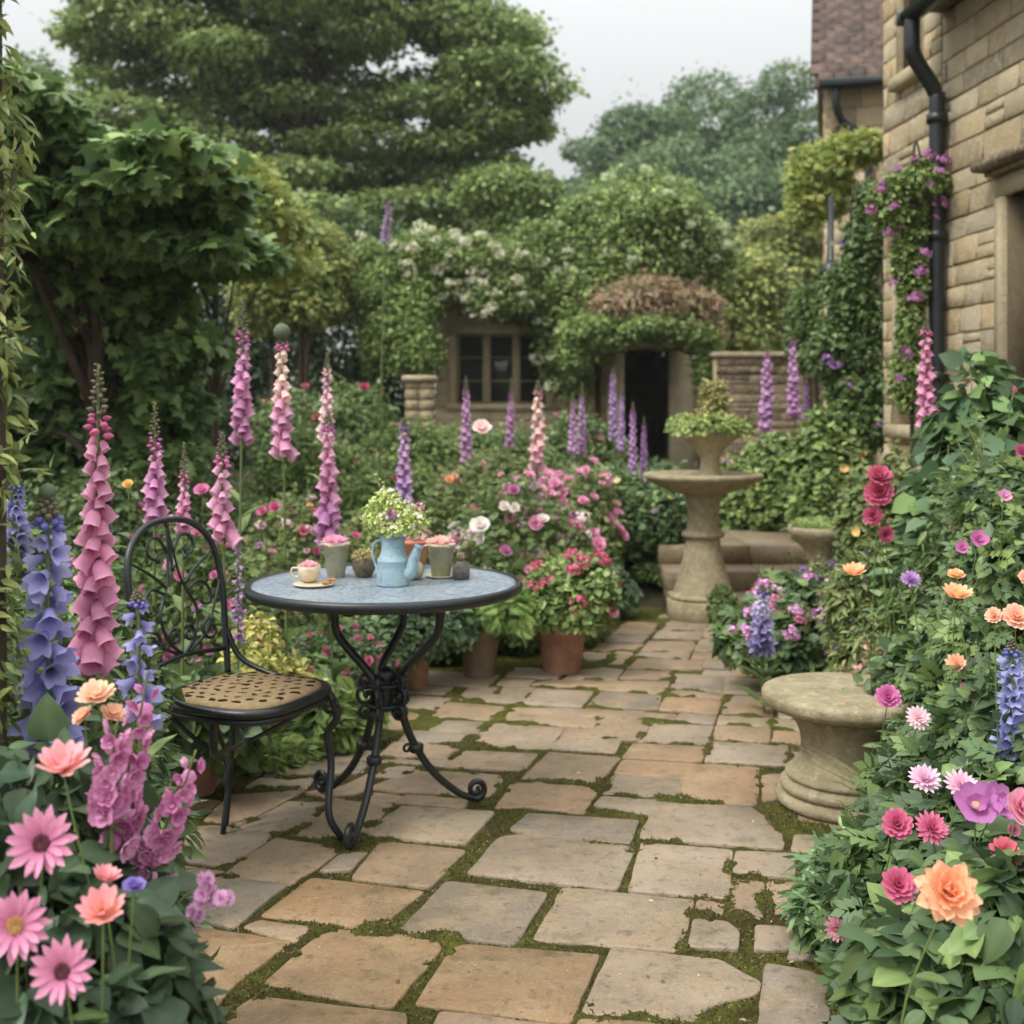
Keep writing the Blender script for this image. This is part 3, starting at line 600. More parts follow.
def build_moss():
    def patch(x0, x1, y0, y1, st):
        xs = np.arange(x0, x1, st); ys = np.arange(y0, y1, st); X, Y = np.meshgrid(xs, ys); D = np.full(X.shape, -1.0)   # D: depth inside a slab
        for P in POLY:
            lo, hi = P.min(0)-.02, P.max(0)+.02; i0, i1 = np.searchsorted(xs, [lo[0], hi[0]]); j0, j1 = np.searchsorted(ys, [lo[1], hi[1]])
            if i1 <= i0 or j1 <= j0: continue
            x = X[j0:j1, i0:i1]; y = Y[j0:j1, i0:i1]; d = np.full(x.shape, 1e9); ins = np.zeros(x.shape, bool); n = len(P)
            for k in range(n):
                a, b = P[k], P[(k+1) % n]; e = b-a; t = np.clip(((x-a[0])*e[0]+(y-a[1])*e[1])/np.dot(e, e), 0, 1)
                d = np.minimum(d, np.hypot(x-a[0]-t*e[0], y-a[1]-t*e[1]))
                c = ((a[1] > y) != (b[1] > y)) & (x < (b[0]-a[0])*(y-a[1])/(b[1]-a[1]+1e-12)+a[0]); ins ^= c
            sd = np.where(ins, d, -d); D[j0:j1, i0:i1] = np.maximum(D[j0:j1, i0:i1], sd)
        big = vnoise(X*5, Y*5, 1); mid = vnoise(X*22+9, Y*22, 2); fine = vnoise(X*110, Y*110, 3)*.6+vnoise(X*60, Y*60, 5)*.4
        amt = np.clip((big*.65+mid*.35-.50)/.25, 0, 1)*np.clip(1.25-(Y-3.2)*.14, .35, 1)             # where the moss swells over the edges
        Z = -.011+.012*amt+(.012*fine-.006)*(.35+.65*amt)+.006*mid
        Z -= np.clip(D-(-.002+.014*amt*amt*mid), 0, .03)*.8
        Z = np.where(D > .05, -.035, Z)
        nx = len(xs); ny = len(ys); V = np.stack([X+(vnoise(X*90, Y*90, 7)-.5)*st, Y, Z], -1).reshape(-1, 3)
        i = np.arange(ny-1)[:, None]*nx; j = np.arange(nx-1)[None]; F = np.stack([i+j, i+j+1, i+nx+j+1, i+nx+j], -1).reshape(-1, 4)
        f = D[:-1, :-1].ravel() < .045; F = F[f]; used = np.unique(F); mp = np.full(len(V), -1); mp[used] = np.arange(len(used)); return V[used], mp[F]
    mb = MB(); near = patch(-1.7, 1.7, 2.0, 4.6, .0065); mb.add(*near); mb.add(*patch(-1.7, 2.2, 4.6, 8.0, .014)); mb.add(*patch(-1.8, 1.8, -1.5, 2.0, .03))
    # tiny tufts standing in the near joints
    V = near[0]; r = np.random.default_rng(4); hi = V[(V[:, 2] > -.014) & (V[:, 2] < .012)]; s = hi[r.integers(0, len(hi), 130000)]; n = len(s)
    N = nrm(np.stack([r.normal(size=n)*.5, r.normal(size=n)*.5, np.ones(n)], -1)); X, D, Z = frames(N, r, out=.3, up=0, jit=1, droop=-.9)
    o = mb.build('moss', MOSS); tag(o, 'moss growing in the joints of the flagstone path', None, kind='stuff')
    tb = MB(); instance(tb, TPL['diamond'], s-np.array([0, 0, .002]), X, D, Z, .0075*(.6+.8*r.random(n)), pick([S(80, 86, 34), S(62, 68, 28), S(104, 102, 44), S(76, 62, 38), S(88, 78, 46)], n, r))
    tag(tb.build('moss_tufts', LEAF), 'fine green moss tufts along the path joints', None, kind='stuff')
build_moss()
def build_litter():
    r = np.random.default_rng(77); n = 420; y = 2.15+r.random(n)**1.5*3.6; x = (r.random(n)-.42)*y*.9; P = np.stack([x, y, np.full(n, .003)], -1); Z = nrm(np.stack([r.normal(size=n)*.25, r.normal(size=n)*.25, np.ones(n)], -1)); X = nrm(np.cross(Z, nrm(r.normal(size=(n, 3))))); mb = MB()
    instance(mb, TPL['ovate'], P, X, np.cross(Z, X), Z, .006+.012*r.random(n)**3, pick([S(96, 72, 46), S(126, 98, 62), S(70, 56, 38), S(168, 140, 118), S(196, 150, 160)], n, r)); tag(mb.build('leaf_litter', LEAF), 'scattered brown leaf crumbs and tiny petals on the path', None, kind='stuff')
build_litter()

# ------------------------------------------------------------------ stone block walls
def clip_rects(rects, op):
    out = []
    for (a, b, c, d) in rects:
        x0, x1, z0, z1 = op
        if b <= x0 or a >= x1 or d <= z0 or c >= z1: out.append((a, b, c, d)); continue
        if a < x0: out.append((a, x0, c, d))
        if b > x1: out.append((x1, b, c, d))
        m0, m1 = max(a, x0), min(b, x1)
        if c < z0: out.append((m0, m1, c, z0))
        if d > z1: out.append((m0, m1, z1, d))
    return out
def stone_wall(parent, O, d, nrm_, L, H, ops=(), course=(.12, .18), ln=(.15, .42), thick=.3, seed=0, tones=None, z0=0, relief=.012, name='wall', top=None):
    r = np.random.default_rng(seed); tones = tones or [S(206, 186, 152), S(216, 198, 164), S(190, 170, 138), S(210, 194, 166), S(200, 174, 134), S(172, 160, 136), S(214, 190, 150)]
    core = MB(); xs = sorted({0, L, *[v for o in ops for v in o[:2]]}); zs = sorted({z0, H, *[v for o in ops for v in o[2:]]})
    for a, b in zip(xs, xs[1:]):
        for c, e in zip(zs, zs[1:]):
            if any(o[0] <= a+1e-6 and o[1] >= b-1e-6 and o[2] <= c+1e-6 and o[3] >= e-1e-6 for o in ops): continue
            V, F = box(a, b, -thick, -.004, c, e); core.add(frame_map(V, O, d, nrm_), F)
    core.build('mortar', MORTAR, parent, smooth=False)
    mb = MB(); z = z0
    while z < H-.02:
        h = r.uniform(*course); h = min(h, H-z); x = -r.uniform(0, .2)
        while x < L:
            w_ = r.uniform(*ln); rect = [(max(0, x), min(L, x+w_), z, z+h)]
            if r.random() < .1 and h > .12: m_ = z+h*r.uniform(.4, .6); rect = [(max(0, x), min(L, x+w_), z, m_), (max(0, x), min(L, x+w_), m_, z+h)]
            x += w_
            for o in ops: rect = sum([clip_rects([q], o) for q in rect], [])
            for (a, b, c, e) in rect:
                if b-a < .03 or e-c < .03: continue
                g = .005; p = relief*r.uniform(.2, 1.2); bv = .005+.005*r.random(); j = lambda: r.normal()*.003
                V = [(a+g, -.02, c+g), (b-g, -.02, c+g), (b-g, -.02, e-g), (a+g, -.02, e-g), (a+g+j(), p*.3, c+g+j()), (b-g+j(), p*.3, c+g+j()), (b-g+j(), p*.3, e-g+j()), (a+g+j(), p*.3, e-g+j()),
                     (a+g+bv+j(), p, c+g+bv), (b-g-bv+j(), p, c+g+bv+j()), (b-g-bv, p+j()*.5, e-g-bv+j()), (a+g+bv, p, e-g-bv+j())]
                F = [[k*4+q, k*4+(q+1) % 4, k*4+4+(q+1) % 4, k*4+4+q] for k in range(2) for q in range(4)]+[[8, 9, 10, 11]]
                mb.add(frame_map(V, O, d, nrm_), np.array(F), np.array(tones[r.integers(len(tones))])*r.uniform(.85, 1.12))
        z += h
    return mb.build(name, WALLST, parent, smooth=False)
def fbox(mb, O, d, n, s0, s1, p0, p1, z0, z1, b=.006, c=(1, 1, 1)):
    V, F = box(s0, s1, p0, p1, z0, z1, b); mb.add(frame_map(V, O, d, n), F, c)
SURR = [S(178, 160, 126)]
def window_in(parent, O, d, n, s0, s1, z0, z1, rec=.16, lights=2, bars=2, surround=.09, hood=True, frame_mat=None, sill=True, label=None):
    mb = MB(); w_ = surround; c = S(206, 188, 154)
    fbox(mb, O, d, n, s0-w_, s0, -.2, .022, z0, z1, .008, c); fbox(mb, O, d, n, s1, s1+w_, -.2, .022, z0, z1, .008, c); fbox(mb, O, d, n, s0-w_, s1+w_, -.2, .02, z1, z1+w_*1.3, .008, c)
    fr = mb.build('window', WALLST, parent, smooth=False)
    if sill: sb = MB(); fbox(sb, O, d, n, s0-w_-.03, s1+w_+.03, -.2, .07, z0-.09, z0, .01, c); sb.build('sill', WALLST, fr, smooth=False)
    if hood:
        hb = MB(); fbox(hb, O, d, n, s0-w_-.06, s1+w_+.06, -.02, .13, z1+w_*1.3+.03, z1+w_*1.3+.085, .012, S(126, 112, 90)); fbox(hb, O, d, n, s0-w_-.02, s1+w_+.02, -.02, .07, z1+w_*1.3+.001, z1+w_*1.3+.03, .006, S(140, 124, 98)); hb.build('hood', WALLST, fr, smooth=False)
    fb = MB(); W = .035
    fbox(fb, O, d, n, s0, s0+W, -rec-.03, -rec+.02, z0, z1, .004); fbox(fb, O, d, n, s1-W, s1, -rec-.03, -rec+.02, z0, z1, .004)
    fbox(fb, O, d, n, s0+W, s1-W, -rec-.03, -rec+.02, z0, z0+W, .004); fbox(fb, O, d, n, s0+W, s1-W, -rec-.03, -rec+.02, z1-W, z1, .004)
    for i in range(1, lights): x = s0+(s1-s0)*i/lights; fbox(fb, O, d, n, x-W*.8, x+W*.8, -rec-.028, -rec+.03, z0+W, z1-W, .004)
    for i in range(1, bars+1): z = z0+(z1-z0)*i/(bars+1); fbox(fb, O, d, n, s0+W, s1-W, -rec-.012, -rec+.008, z-.011, z+.011, .002)
    fb.build('frame', frame_mat or WOODF, fr, smooth=False)
    gb = MB(); fbox(gb, O, d, n, s0+W*.5, s1-W*.5, -rec-.008, -rec-.002, z0+W*.5, z1-W*.5, 0); gb.build('pane', GLASS, fr, smooth=False)
    return fr
def gutter_pipe(parent, pts, r=.045, name='downpipe', collars=()):
    mb = MB(); V, F = tube(pts, r, 14); mb.add(V, F); o = mb.build(name, IRON, parent)
    if collars:
        cb = MB()
        for p in collars: V, F = lathe([(r*1.02, -.03), (r*1.3, -.028), (r*1.3, .028), (r*1.02, .03)], 14, p); cb.add(V, F)
        cb.build('collar', IRON, o)
    return o
# ---- the house at the right
TILE = mat('roof_tile', attr=True, rough=.85, noise=[(12, .4, .7, S(84, 68, 58), .6)], bump=[(30, .4)], spec=.2)
house = thing('stone_house', 'tall honey stone house with black gutter and downpipe, at the right edge', 'house', (2.64, 7.0, 0))
dv = np.array([-.0974, 1.0]); dv /= np.linalg.norm(dv); nv = np.array([-dv[1], dv[0]])       # along the wall (away), outwards (to the garden)
HO = np.array([-dv[0]*4.0, -dv[1]*4.0, 0])     # s = 4 at the downpipe; s runs away from the camera
def sY(Y): return 4.0+(Y-7.0)/dv[1]
w1 = (sY(5.1), sY(6.3), 1.35, 2.47); wl = (sY(7.22), sY(7.66), 1.2, 2.42); wu = (sY(7.34), sY(7.6), 3.5, 4.6)
stone_wall(house, HO, dv, nv, sY(7.04), 3.72, [w1], seed=3, ln=(.12, .42), course=(.12, .18), relief=.009)
stone_wall(house, HO+np.array([dv[0], dv[1], 0])*sY(7.05), dv, nv, sY(7.9)-sY(7.05), 6.6, [(wl[0]-sY(7.05), wl[1]-sY(7.05), wl[2], wl[3]), (wu[0]-sY(7.05), wu[1]-sY(7.05), wu[2], wu[3])], seed=4, ln=(.1, .32), course=(.11, .17), relief=.009)
# gable end turning the far corner, back and side walls
cp = HO+np.array([dv[0], dv[1], 0])*sY(7.9)
stone_wall(house, cp-np.array([nv[0], nv[1], 0])*0.0, -nv, dv, 3.0, 6.6, seed=5, ln=(.2, .5), thick=.28)
window_in(house, HO, dv, nv, *w1, lights=2, bars=1)
window_in(house, HO, dv, nv, *wl, lights=1, bars=2, surround=.06)
window_in(house, HO, dv, nv, *wu, lights=1, bars=1, surround=.05, hood=False)
mb = MB(); fbox(mb, HO, dv, nv, 0, sY(7.03), -.3, .22, 3.74, 3.80, .005, S(70, 64, 56)); fbox(mb, HO, dv, nv, 0, sY(7.03), .0, .2, 3.722, 3.738, 0, S(120, 106, 86)); mb.build('soffit', WALLST, house, smooth=False)
mb = MB()
for i in range(26):
    s0 = -.0; V = [(s0, .26-.13*i, 3.83+.09*i), (sY(7.04), .26-.13*i, 3.83+.09*i), (sY(7.04), .26-.13*i-.2, 3.83+.09*i+.138-.02), (s0, .26-.13*i-.2, 3.83+.09*i+.138-.02)]
    V += [(a, b, c-.02) for a, b, c in V]; mb.add(frame_map(V, HO, dv, nv), np.array([[0, 1, 2, 3], [7, 6, 5, 4], [0, 4, 5, 1], [2, 6, 7, 3], [1, 5, 6, 2], [0, 3, 7, 4]]), np.array(S(120, 100, 84))*random.uniform(.8, 1.1))
mb.build('roof', TILE, house, smooth=False)
# half-round gutter
mb = MB(); th = np.linspace(math.pi, 2*math.pi, 9); prof = [(.24+.065*math.cos(t), 3.76+.065*math.sin(t)) for t in th]+[(.24+.056*math.cos(t), 3.765+.056*math.sin(t)) for t in th[::-1]]
n = len(prof); V = [(s, p, z) for s in (0, sY(6.98)) for p, z in prof]; F = [[i, (i+1) % n, n+(i+1) % n, n+i] for i in range(n)]+[list(range(n))[::-1], list(range(n, 2*n))]
Vg = frame_map(V, HO, dv, nv); Vg[:, 2] -= .07; mb.addp(Vg, F)
fbox(mb, HO, dv, nv, sY(6.98), sY(7.0), .17, .31, 3.62, 3.71, .004); mb.build('gutter', IRON, house, smooth=False)
def hp(Y, p, z): s = sY(Y); q = frame_map([(s, p, z)], HO, dv, nv)[0]; return q
pp = spline([hp(6.94, .24, 3.66), hp(6.94, .24, 3.52), hp(6.95, .22, 3.42), hp(6.97, .08, 3.22), hp(6.97, .07, 3.1), hp(6.97, .07, 2), hp(6.97, .07, 0)], 5)
dp = gutter_pipe(house, pp, .047)
for z_ in (3.06, 2.35, 1.5): mb = MB(); V, F = lathe([(.048, -.03), (.062, -.028), (.062, .028), (.048, .03)], 14); mb.add(V, F); mb.build('collar', IRON, dp, loc=hp(6.97, .07, z_))
# ---- the wing behind
wing = thing('house_wing', 'farther stone wing with steep brown tiled roof, behind the house', 'house wing', (3.26, 12, 0))
a = math.atan2(3.3, 12); wd = np.array([math.cos(a), -math.sin(a)]); wn = np.array([-math.sin(a), -math.cos(a)])
stone_wall(wing, (0, 0, 0), wd, wn, 3.0, 4.75, [(.06, .13, 3.6, 4.2), (.2, .9, 1.6, 2.9)], seed=8, z0=.3, course=(.16, .24))
window_in(wing, (0, 0, 0), wd, wn, .2, .9, 1.6, 2.9, lights=2, bars=2, hood=False)
stone_wall(wing, (0, 0, 0), -wn, -wd, 4.0, 4.75, seed=9, z0=.3)
mb = MB(); r = np.random.default_rng(2)
for i in range(40):
    x = -.06-(i % 2)*.08
    while x < 3.0:
        w_ = .16; y = -.15+i*.09; z = 4.72+i*.085; q = r.normal()*.002
        V = [(x, -y, z+q), (x+w_-.008, -y, z+q), (x+w_-.008, -y-.15, z+.14+q), (x, -y-.15, z+.14+q)]; V += [(p, s, t-.022) for p, s, t in V]
        mb.add(frame_map(V, (0, 0, 0), wd, wn), np.array([[0, 1, 2, 3], [7, 6, 5, 4], [0, 4, 5, 1], [2, 6, 7, 3], [1, 5, 6, 2], [0, 3, 7, 4]]), np.array([S(98, 82, 74), S(88, 74, 68), S(108, 90, 80), S(80, 70, 66)][r.integers(4)])*r.uniform(.85, 1.1)); x += w_
V = [(-.1, .17, 4.66), (3.05, .17, 4.66), (3.05, -3.5, 8.1), (-.1, -3.5, 8.1)]; V += [(x, y, z-.06) for x, y, z in V]; mb.add(frame_map(V, (0, 0, 0), wd, wn), np.array([[0, 1, 2, 3], [7, 6, 5, 4], [0, 4, 5, 1], [2, 6, 7, 3], [1, 5, 6, 2], [0, 3, 7, 4]]), S(90, 74, 66))
mb.build('roof', TILE, wing, smooth=False)
mb = MB(); V = [(-.02, 0, 4.76), (-.02, -3.8, 4.76), (-.02, -3.8, 8.2)]; V += [(x-.06, y, z) for x, y, z in V]; mb.addp(frame_map(V, (0, 0, 0), wd, wn), [[0, 1, 2], [5, 4, 3], [0, 3, 4, 1], [1, 4, 5, 2], [2, 5, 3, 0]], S(168, 148, 114)); mb.build('gable', WALLST, wing, smooth=False)
mb = MB(); fbox(mb, (0, 0, 0), wd, wn, -.05, 3, .13, .25, 4.6, 4.69, .01); mb.build('gutter', IRON, wing, smooth=False)
P = frame_map(spline([(.12, .18, 4.62), (.12, .17, 4.42), (.2, .1, 4.25), (.42, .06, 4.1), (.44, .06, 3.9), (.44, .06, .4)], 4), (0, 0, 0), wd, wn); gutter_pipe(wing, P, .04)

# ---- cottage / garden room at the back
CY = 17.0; CG = .38; kx = CY/FPX
def cx(px): return (px-512)*kx
def czz(py): return CZ-(py-HOR)*kx
cottage = thing('garden_cottage', 'small stone garden cottage with open dark doorway, wrapped in climbers', 'cottage', (0, CY, CG))
C0 = cx(436); CL = cx(712)-C0; cops = [(cx(457)-C0, cx(546)-C0, czz(404)-CG, czz(334)-CG), (cx(624)-C0, cx(669)-C0, 0, czz(350)-CG)]
stc = [S(204, 186, 150), S(194, 178, 146), S(180, 164, 132), S(212, 196, 160)]
stone_wall(cottage, (C0, 0, 0), (1, 0), (0, -1), CL, 3.0, cops, seed=12, tones=stc, course=(.16, .24), ln=(.25, .6))
stone_wall(cottage, (C0, 0, 0), (0, 1), (-1, 0), 3.6, 3.0, seed=13, tones=stc); stone_wall(cottage, (C0+CL, 0, 0), (0, 1), (1, 0), 3.6, 3.0, seed=14, tones=stc)
mb = MB(); V, F = box(C0-.1, C0+CL+.1, 3.6, 3.8, 0, 3.0); mb.add(V, F, S(120, 104, 84)); V, F = box(C0, C0+CL, .0, 3.6, -.02, .0, 0); mb.add(V, F, S(90, 80, 66)); mb.build('back_wall', WALLST, cottage, smooth=False)
mb = MB(); xm = C0+CL*.62
for i in range(14):
    for sg in (-1, 1):
        t0, t1 = i/14, (i+1.25)/14; xe = (C0-.25) if sg < 0 else (C0+CL+.25); xa, xb = xe+(xm-xe)*t0, xe+(xm-xe)*min(1, t1); za, zb = 3.0+.6*t0, 3.0+.6*min(1, t1)-.03
        V = [(xa, -.25, za), (xb, -.25, zb), (xb, 4, zb), (xa, 4, za)]; V += [(x, y, z-.03) for x, y, z in V]; mb.add(V, np.array([[0, 1, 2, 3], [7, 6, 5, 4], [0, 4, 5, 1], [2, 6, 7, 3], [1, 5, 6, 2], [0, 3, 7, 4]]), np.array(S(120, 98, 80))*random.uniform(.8, 1.1))
V = [(C0-.1, -.02, 3.0), (C0+CL+.1, -.02, 3.0), (xm, -.02, 3.58), (C0-.1, .2, 3.0), (C0+CL+.1, .2, 3.0), (xm, .2, 3.58)]; mb.addp(V, [[0, 1, 2], [5, 4, 3]], S(150, 134, 106)); mb.build('roof', TILE, cottage, smooth=False)
cw_ = window_in(cottage, (C0, 0, 0), (1, 0), (0, -1), *cops[0], lights=3, bars=2, hood=False, surround=.14, frame_mat=mat('pale_stone_frame', S(160, 146, 116), .85, bump=[(40, .4)]))
mb = MB()
for t_ in (1/3, 2/3): xx = cops[0][0]+(cops[0][1]-cops[0][0])*t_; fbox(mb, (C0, 0, 0), (1, 0), (0, -1), xx-.06, xx+.06, -.12, .0, cops[0][2]+.001, cops[0][3]-.001, .01, S(170, 154, 124))
mb.build('mullion', WALLST, cw_, smooth=False)
mb = MB()
for a_, b_ in ((606, 624), (669, 692)): fbox(mb, (0, 0, 0), (1, 0), (0, -1), cx(a_), cx(b_), -.1, .06, 0, czz(352)-CG, .01, S(222, 208, 176))
fbox(mb, (0, 0, 0), (1, 0), (0, -1), cx(604), cx(694), -.1, .07, czz(350)-CG, czz(338)-CG, .01, S(214, 198, 166)); mb.build('doorway', WALLST, cottage, smooth=False)
# pier, low wall and fence to the right
def pier(name, label, px0, px1, py, Y, cat='pier'):
    g = gz(0, Y); x0, _, zt = at(px0, py, Y); x1 = at(px1, py, Y)[0]; rt = thing(name, label, cat, ((x0+x1)/2, Y, g)); h = zt-g; w_ = (x1-x0)/2
    mb = MB(); z = 0; k = 0
    while z < h-.08:
        for sx in (-1, 1): V, F = box(-w_*.86 if sx < 0 else .004, -.004 if sx < 0 else w_*.86, -w_*.86, w_*.86, z+.003, min(z+.13, h-.07)-.003, .008); mb.add(V, F, np.array(S(158, 142, 110))*random.uniform(.8, 1.1))
        z += .13
    mb.build('shaft', WALLST, rt, smooth=False); mb = MB(); V, F = box(-w_*1.05, w_*1.05, -w_*1.05, w_*1.05, h-.07, h, .012); mb.add(V, F, S(186, 172, 140)); mb.build('cap', WALLST, rt, smooth=False); return rt
pier('stone_pier', 'short square stone pier with flat cap left of the cottage window', 404, 436, 376, 14)
x0 = at(716, 350, 15)[0]; wt = at(716, 352, 15)[2]
gw = thing('garden_wall', 'brown coursed garden wall behind the purple foxgloves, right of the cottage', 'garden wall', (x0, 15, .38))
stone_wall(gw, (0, 0, 0), (1, 0), (0, -1), 2.6, wt-.38-.07, seed=21, course=(.1, .13), ln=(.4, 1.0), thick=.25, tones=[S(122, 106, 84), S(108, 94, 76), S(132, 116, 92)])
mb = MB(); V, F = box(-.03, 2.63, -.05, .3, wt-.38-.07, wt-.38, .012); mb.add(V, F, S(158, 144, 118)); mb.build('coping', WALLST, gw, smooth=False)

# ---- steps
steps = thing('stone_steps', 'three broad stone steps rising behind the bird bath', 'steps', (1.6, 7.4, 0))
for (y0_, z1_) in ((7.1, .125), (7.45, .252), (7.8, .38)):
    mb = MB(); x = -.60
    while x < 1.0:
        w_ = .62; V, F = box(x, x+w_-.006, y0_-7.4, (y0_+.5 if z1_ < .3 else 8.8)-7.4, max(-.04, z1_-.128), z1_, .006); mb.add(V, F, np.array(S(148, 132, 106))*random.uniform(.88, 1.08)); x += w_
    mb.build('step', SLAB, steps, smooth=False)
def tor(r_, z, q, n=7): return [(r_+q*math.cos(t), z+q*math.sin(t)) for t in np.linspace(-1.45, 1.45, n)]
# ================================================================== TABLE
TX, TY = -.406, 3.68
table = thing('bistro_table', 'round black iron bistro table with blue mosaic top', 'table', (TX, TY, 0))
TOPM = mat('mosaic_top', S(126, 142, 152), .35, noise=[(8, .4, .7, S(150, 158, 162), .7), (50, .6, .75, S(88, 102, 112), .6)], bump=[(80, .1)])
mb = MB()
MOS = mat('slate_mosaic', S(142, 154, 164), .34, noise=[(6, .42, .62, S(120, 136, 150), .6), (26, .5, .62, S(168, 176, 180), .5), (90, .56, .66, S(92, 104, 114), .5)], bump=[(60, .3)])
_n = MOS.node_tree; _v = _n.nodes.new('ShaderNodeTexVoronoi'); _v.feature = 'DISTANCE_TO_EDGE'; _v.inputs['Scale'].default_value = 34; _t = _n.nodes.new('ShaderNodeTexCoord'); _n.links.new(_t.outputs['Object'], _v.inputs['Vector'])
_m = _n.nodes.new('ShaderNodeMapRange'); _m.inputs[2].default_value = .12; _m.inputs[3].default_value = .5; _p = _n.nodes['Principled BSDF']; _src = _p.inputs['Base Color'].links[0].from_socket
_x = _n.nodes.new('ShaderNodeMix'); _x.data_type = 'RGBA'; _x.blend_type = 'MULTIPLY'; _x.inputs[0].default_value = 1; _n.links.new(_v.outputs['Distance'], _m.inputs[0]); _n.links.new(_src, _x.inputs[6]); _n.links.new(_m.outputs[0], _x.inputs[7]); _n.links.new(_x.outputs[2], _p.inputs['Base Color'])
V, F = lathe([(.419, .7395), (.419, .7412), (.4, .7416), (.2, .7416), (.003, .7416)], 64); mb.add(V, F, S(138, 150, 158)); mb.build('mosaic', MOS, table)
mb = MB(); V, F = lathe([(.02, .722), (.40, .724), (.42, .716), (.430, .713), (.438, .718), (.441, .73), (.439, .740), (.434, .746), (.424, .745), (.418, .7395), (.02, .7395)], 96); mb.add(V, F)
V, F = lathe([(.4255, .7452), (.4258, .7465), (.4275, .7465), (.4278, .7452)], 96, cap=False); mb.add(V, F); mb.build('tabletop', IRON, table)
def pol(r_, deg, z): return (r_*math.cos(R(deg)), r_*math.sin(R(deg)), z)
def scroll(c, r0, r1, turns, start, plane_u, plane_v=(0, 0, 1), n=26):
    c = np.array(c); u = np.array(plane_u, float); v = np.array(plane_v, float); P = []
    for i in range(n+1):
        t = i/n; a_ = start+turns*2*math.pi*t; rr = r0+(r1-r0)*t; P.append(c+u*rr*math.cos(a_)+v*rr*math.sin(a_))
    return np.array(P)
def table_leg(ta, tr, fa):
    u = np.array([math.cos(R(fa)), math.sin(R(fa)), 0]); foot = u*.315
    # waist at z .40, lower S-curve out to a scrolled foot
    P = spline([pol(tr*1.32, ta, .716), pol(tr*1.05, ta, .69), pol(tr*.95, ta, .64), pol(tr*.86, ta, .57), pol(.062, (ta+fa)/2 if abs(ta-fa) < 170 else fa, .46), pol(.05, fa, .38), pol(.075, fa, .26), pol(.15, fa, .13), pol(.24, fa, .045), pol(.30, fa, .016)], 7)
    S_ = scroll(u*.305+np.array([0, 0, .047]), .034, .006, 1.35, -math.pi/2+.15, u)
    P = np.concatenate([P, S_]); n = len(P); rad = np.interp(np.arange(n), [0, 8, 30, n-28, n], [.0115, .014, .0138, .0115, .007])
    mb = MB(); V, F = tube(P, rad, 10); mb.add(V, F)
    for z in (.205,):
        i = np.argmin(abs(P[:60, 2]-z)); c = P[i]; V, F = lathe([(.016, -.016), (.024, -.01), (.024, .01), (.016, .016)], 12, c); mb.add(V, F)
        Q = scroll(c+u*-.03, .016, .005, 1.1, 0, u); V, F = tube(Q, .005, 6); mb.add(V, F)
    ut = np.array(pol(1, ta, 0)); Q = scroll(ut*(tr-.052)+np.array([0, 0, .668]), .04, .008, 1.5, math.pi*.3, ut); V, F = tube(Q, np.linspace(.011, .007, len(Q)), 8); mb.add(V, F)
    V, F = lathe([(.024, -.012), (.03, 0), (.024, .012)], 14, ut*(tr-.035)+np.array([0, 0, .655]))
    return mb.build('leg', IRON, table)
table_leg(-8, .19, 20); table_leg(185, .17, 257); table_leg(75, .17, 140)
mb = MB()  # scrollwork waist
V, F = lathe([(.02, .33), (.032, .345), (.026, .36), (.034, .39), (.03, .43), (.036, .45), (.022, .47)], 18); mb.add(V, F)
for k, a_ in enumerate((-30, 50, 110, 200, 260, 320)):
    u = np.array(pol(1, a_, 0))
    for z, s, sg in ((.435, .028, 1), (.385, .04, -1), (.34, .028, 1)):
        Q = scroll(u*.062+np.array([0, 0, z]), s, .006, 1.5*sg, math.pi, u); V, F = tube(Q, np.linspace(.0075, .005, len(Q)), 7); mb.add(V, F)
    V, F = lathe([(.001, -.012), (.012, 0), (.001, .012)], 10, u*.062+np.array([0, 0, .385])); mb.add(V, F)
for z in (.42, .355): V, F = tube(np.array([pol(.06, t, z) for t in range(0, 361, 15)]), .006, 7); mb.add(V, F)
mb.build('scrollwork', IRON, table)

# ================================================================== CHAIR
chair = thing('garden_chair', 'black iron garden chair with scrolled back and beige patterned cushion', 'chair', (-.785, 3.40, 0))
fa_ = R(-23); f_ = np.array([math.cos(fa_), math.sin(fa_), 0]); s_ = np.array([-math.sin(fa_), math.cos(fa_), 0]); up = np.array([0, 0, 1.])
def cp_(f, s, z): return f_*f+s_*s+up*z
def seat_outline(sc=1.0, n=48):
    out = []
    for i in range(n):
        t = 2*math.pi*i/n; c, s = math.cos(t), math.sin(t); e = .62
        x = abs(c)**e*np.sign(c)*.205; y = abs(s)**e*np.sign(s)*(.205+.012*c); out.append((x*sc, y*sc))
    return np.array(out)
O_ = seat_outline()
mb = MB()
P = np.array([cp_(a_, b_, .452) for a_, b_ in list(O_)+[O_[0]]]); V, F = tube(P, .0145, 10, cap=False); mb.add(V, F)
P = np.array([cp_(a_*.97, b_*.97, .428) for a_, b_ in list(O_)+[O_[0]]]); V, F = tube(P, .010, 8, cap=False); mb.add(V, F); mb.build('seat_frame', IRON, chair)
CUSH = mat('tapestry_cushion', S(152, 130, 98), .95, noise=[(14, .4, .7, S(126, 106, 80), .7), (90, .5, .7, S(176, 156, 122), .6)], bump=[(160, .5)], spec=.1)
CUSHD = mat('cushion_motif', S(44, 38, 32), .95, bump=[(160, .4)], spec=.1)
mb = MB(); rings = [(.93, .445), (.95, .458), (.93, .468), (.86, .474), (.6, .478), (.3, .48), (.02, .48)]; V = []; n = len(O_)
for sc, z in rings: V += [cp_(a_*sc, b_*sc, z) for a_, b_ in O_]
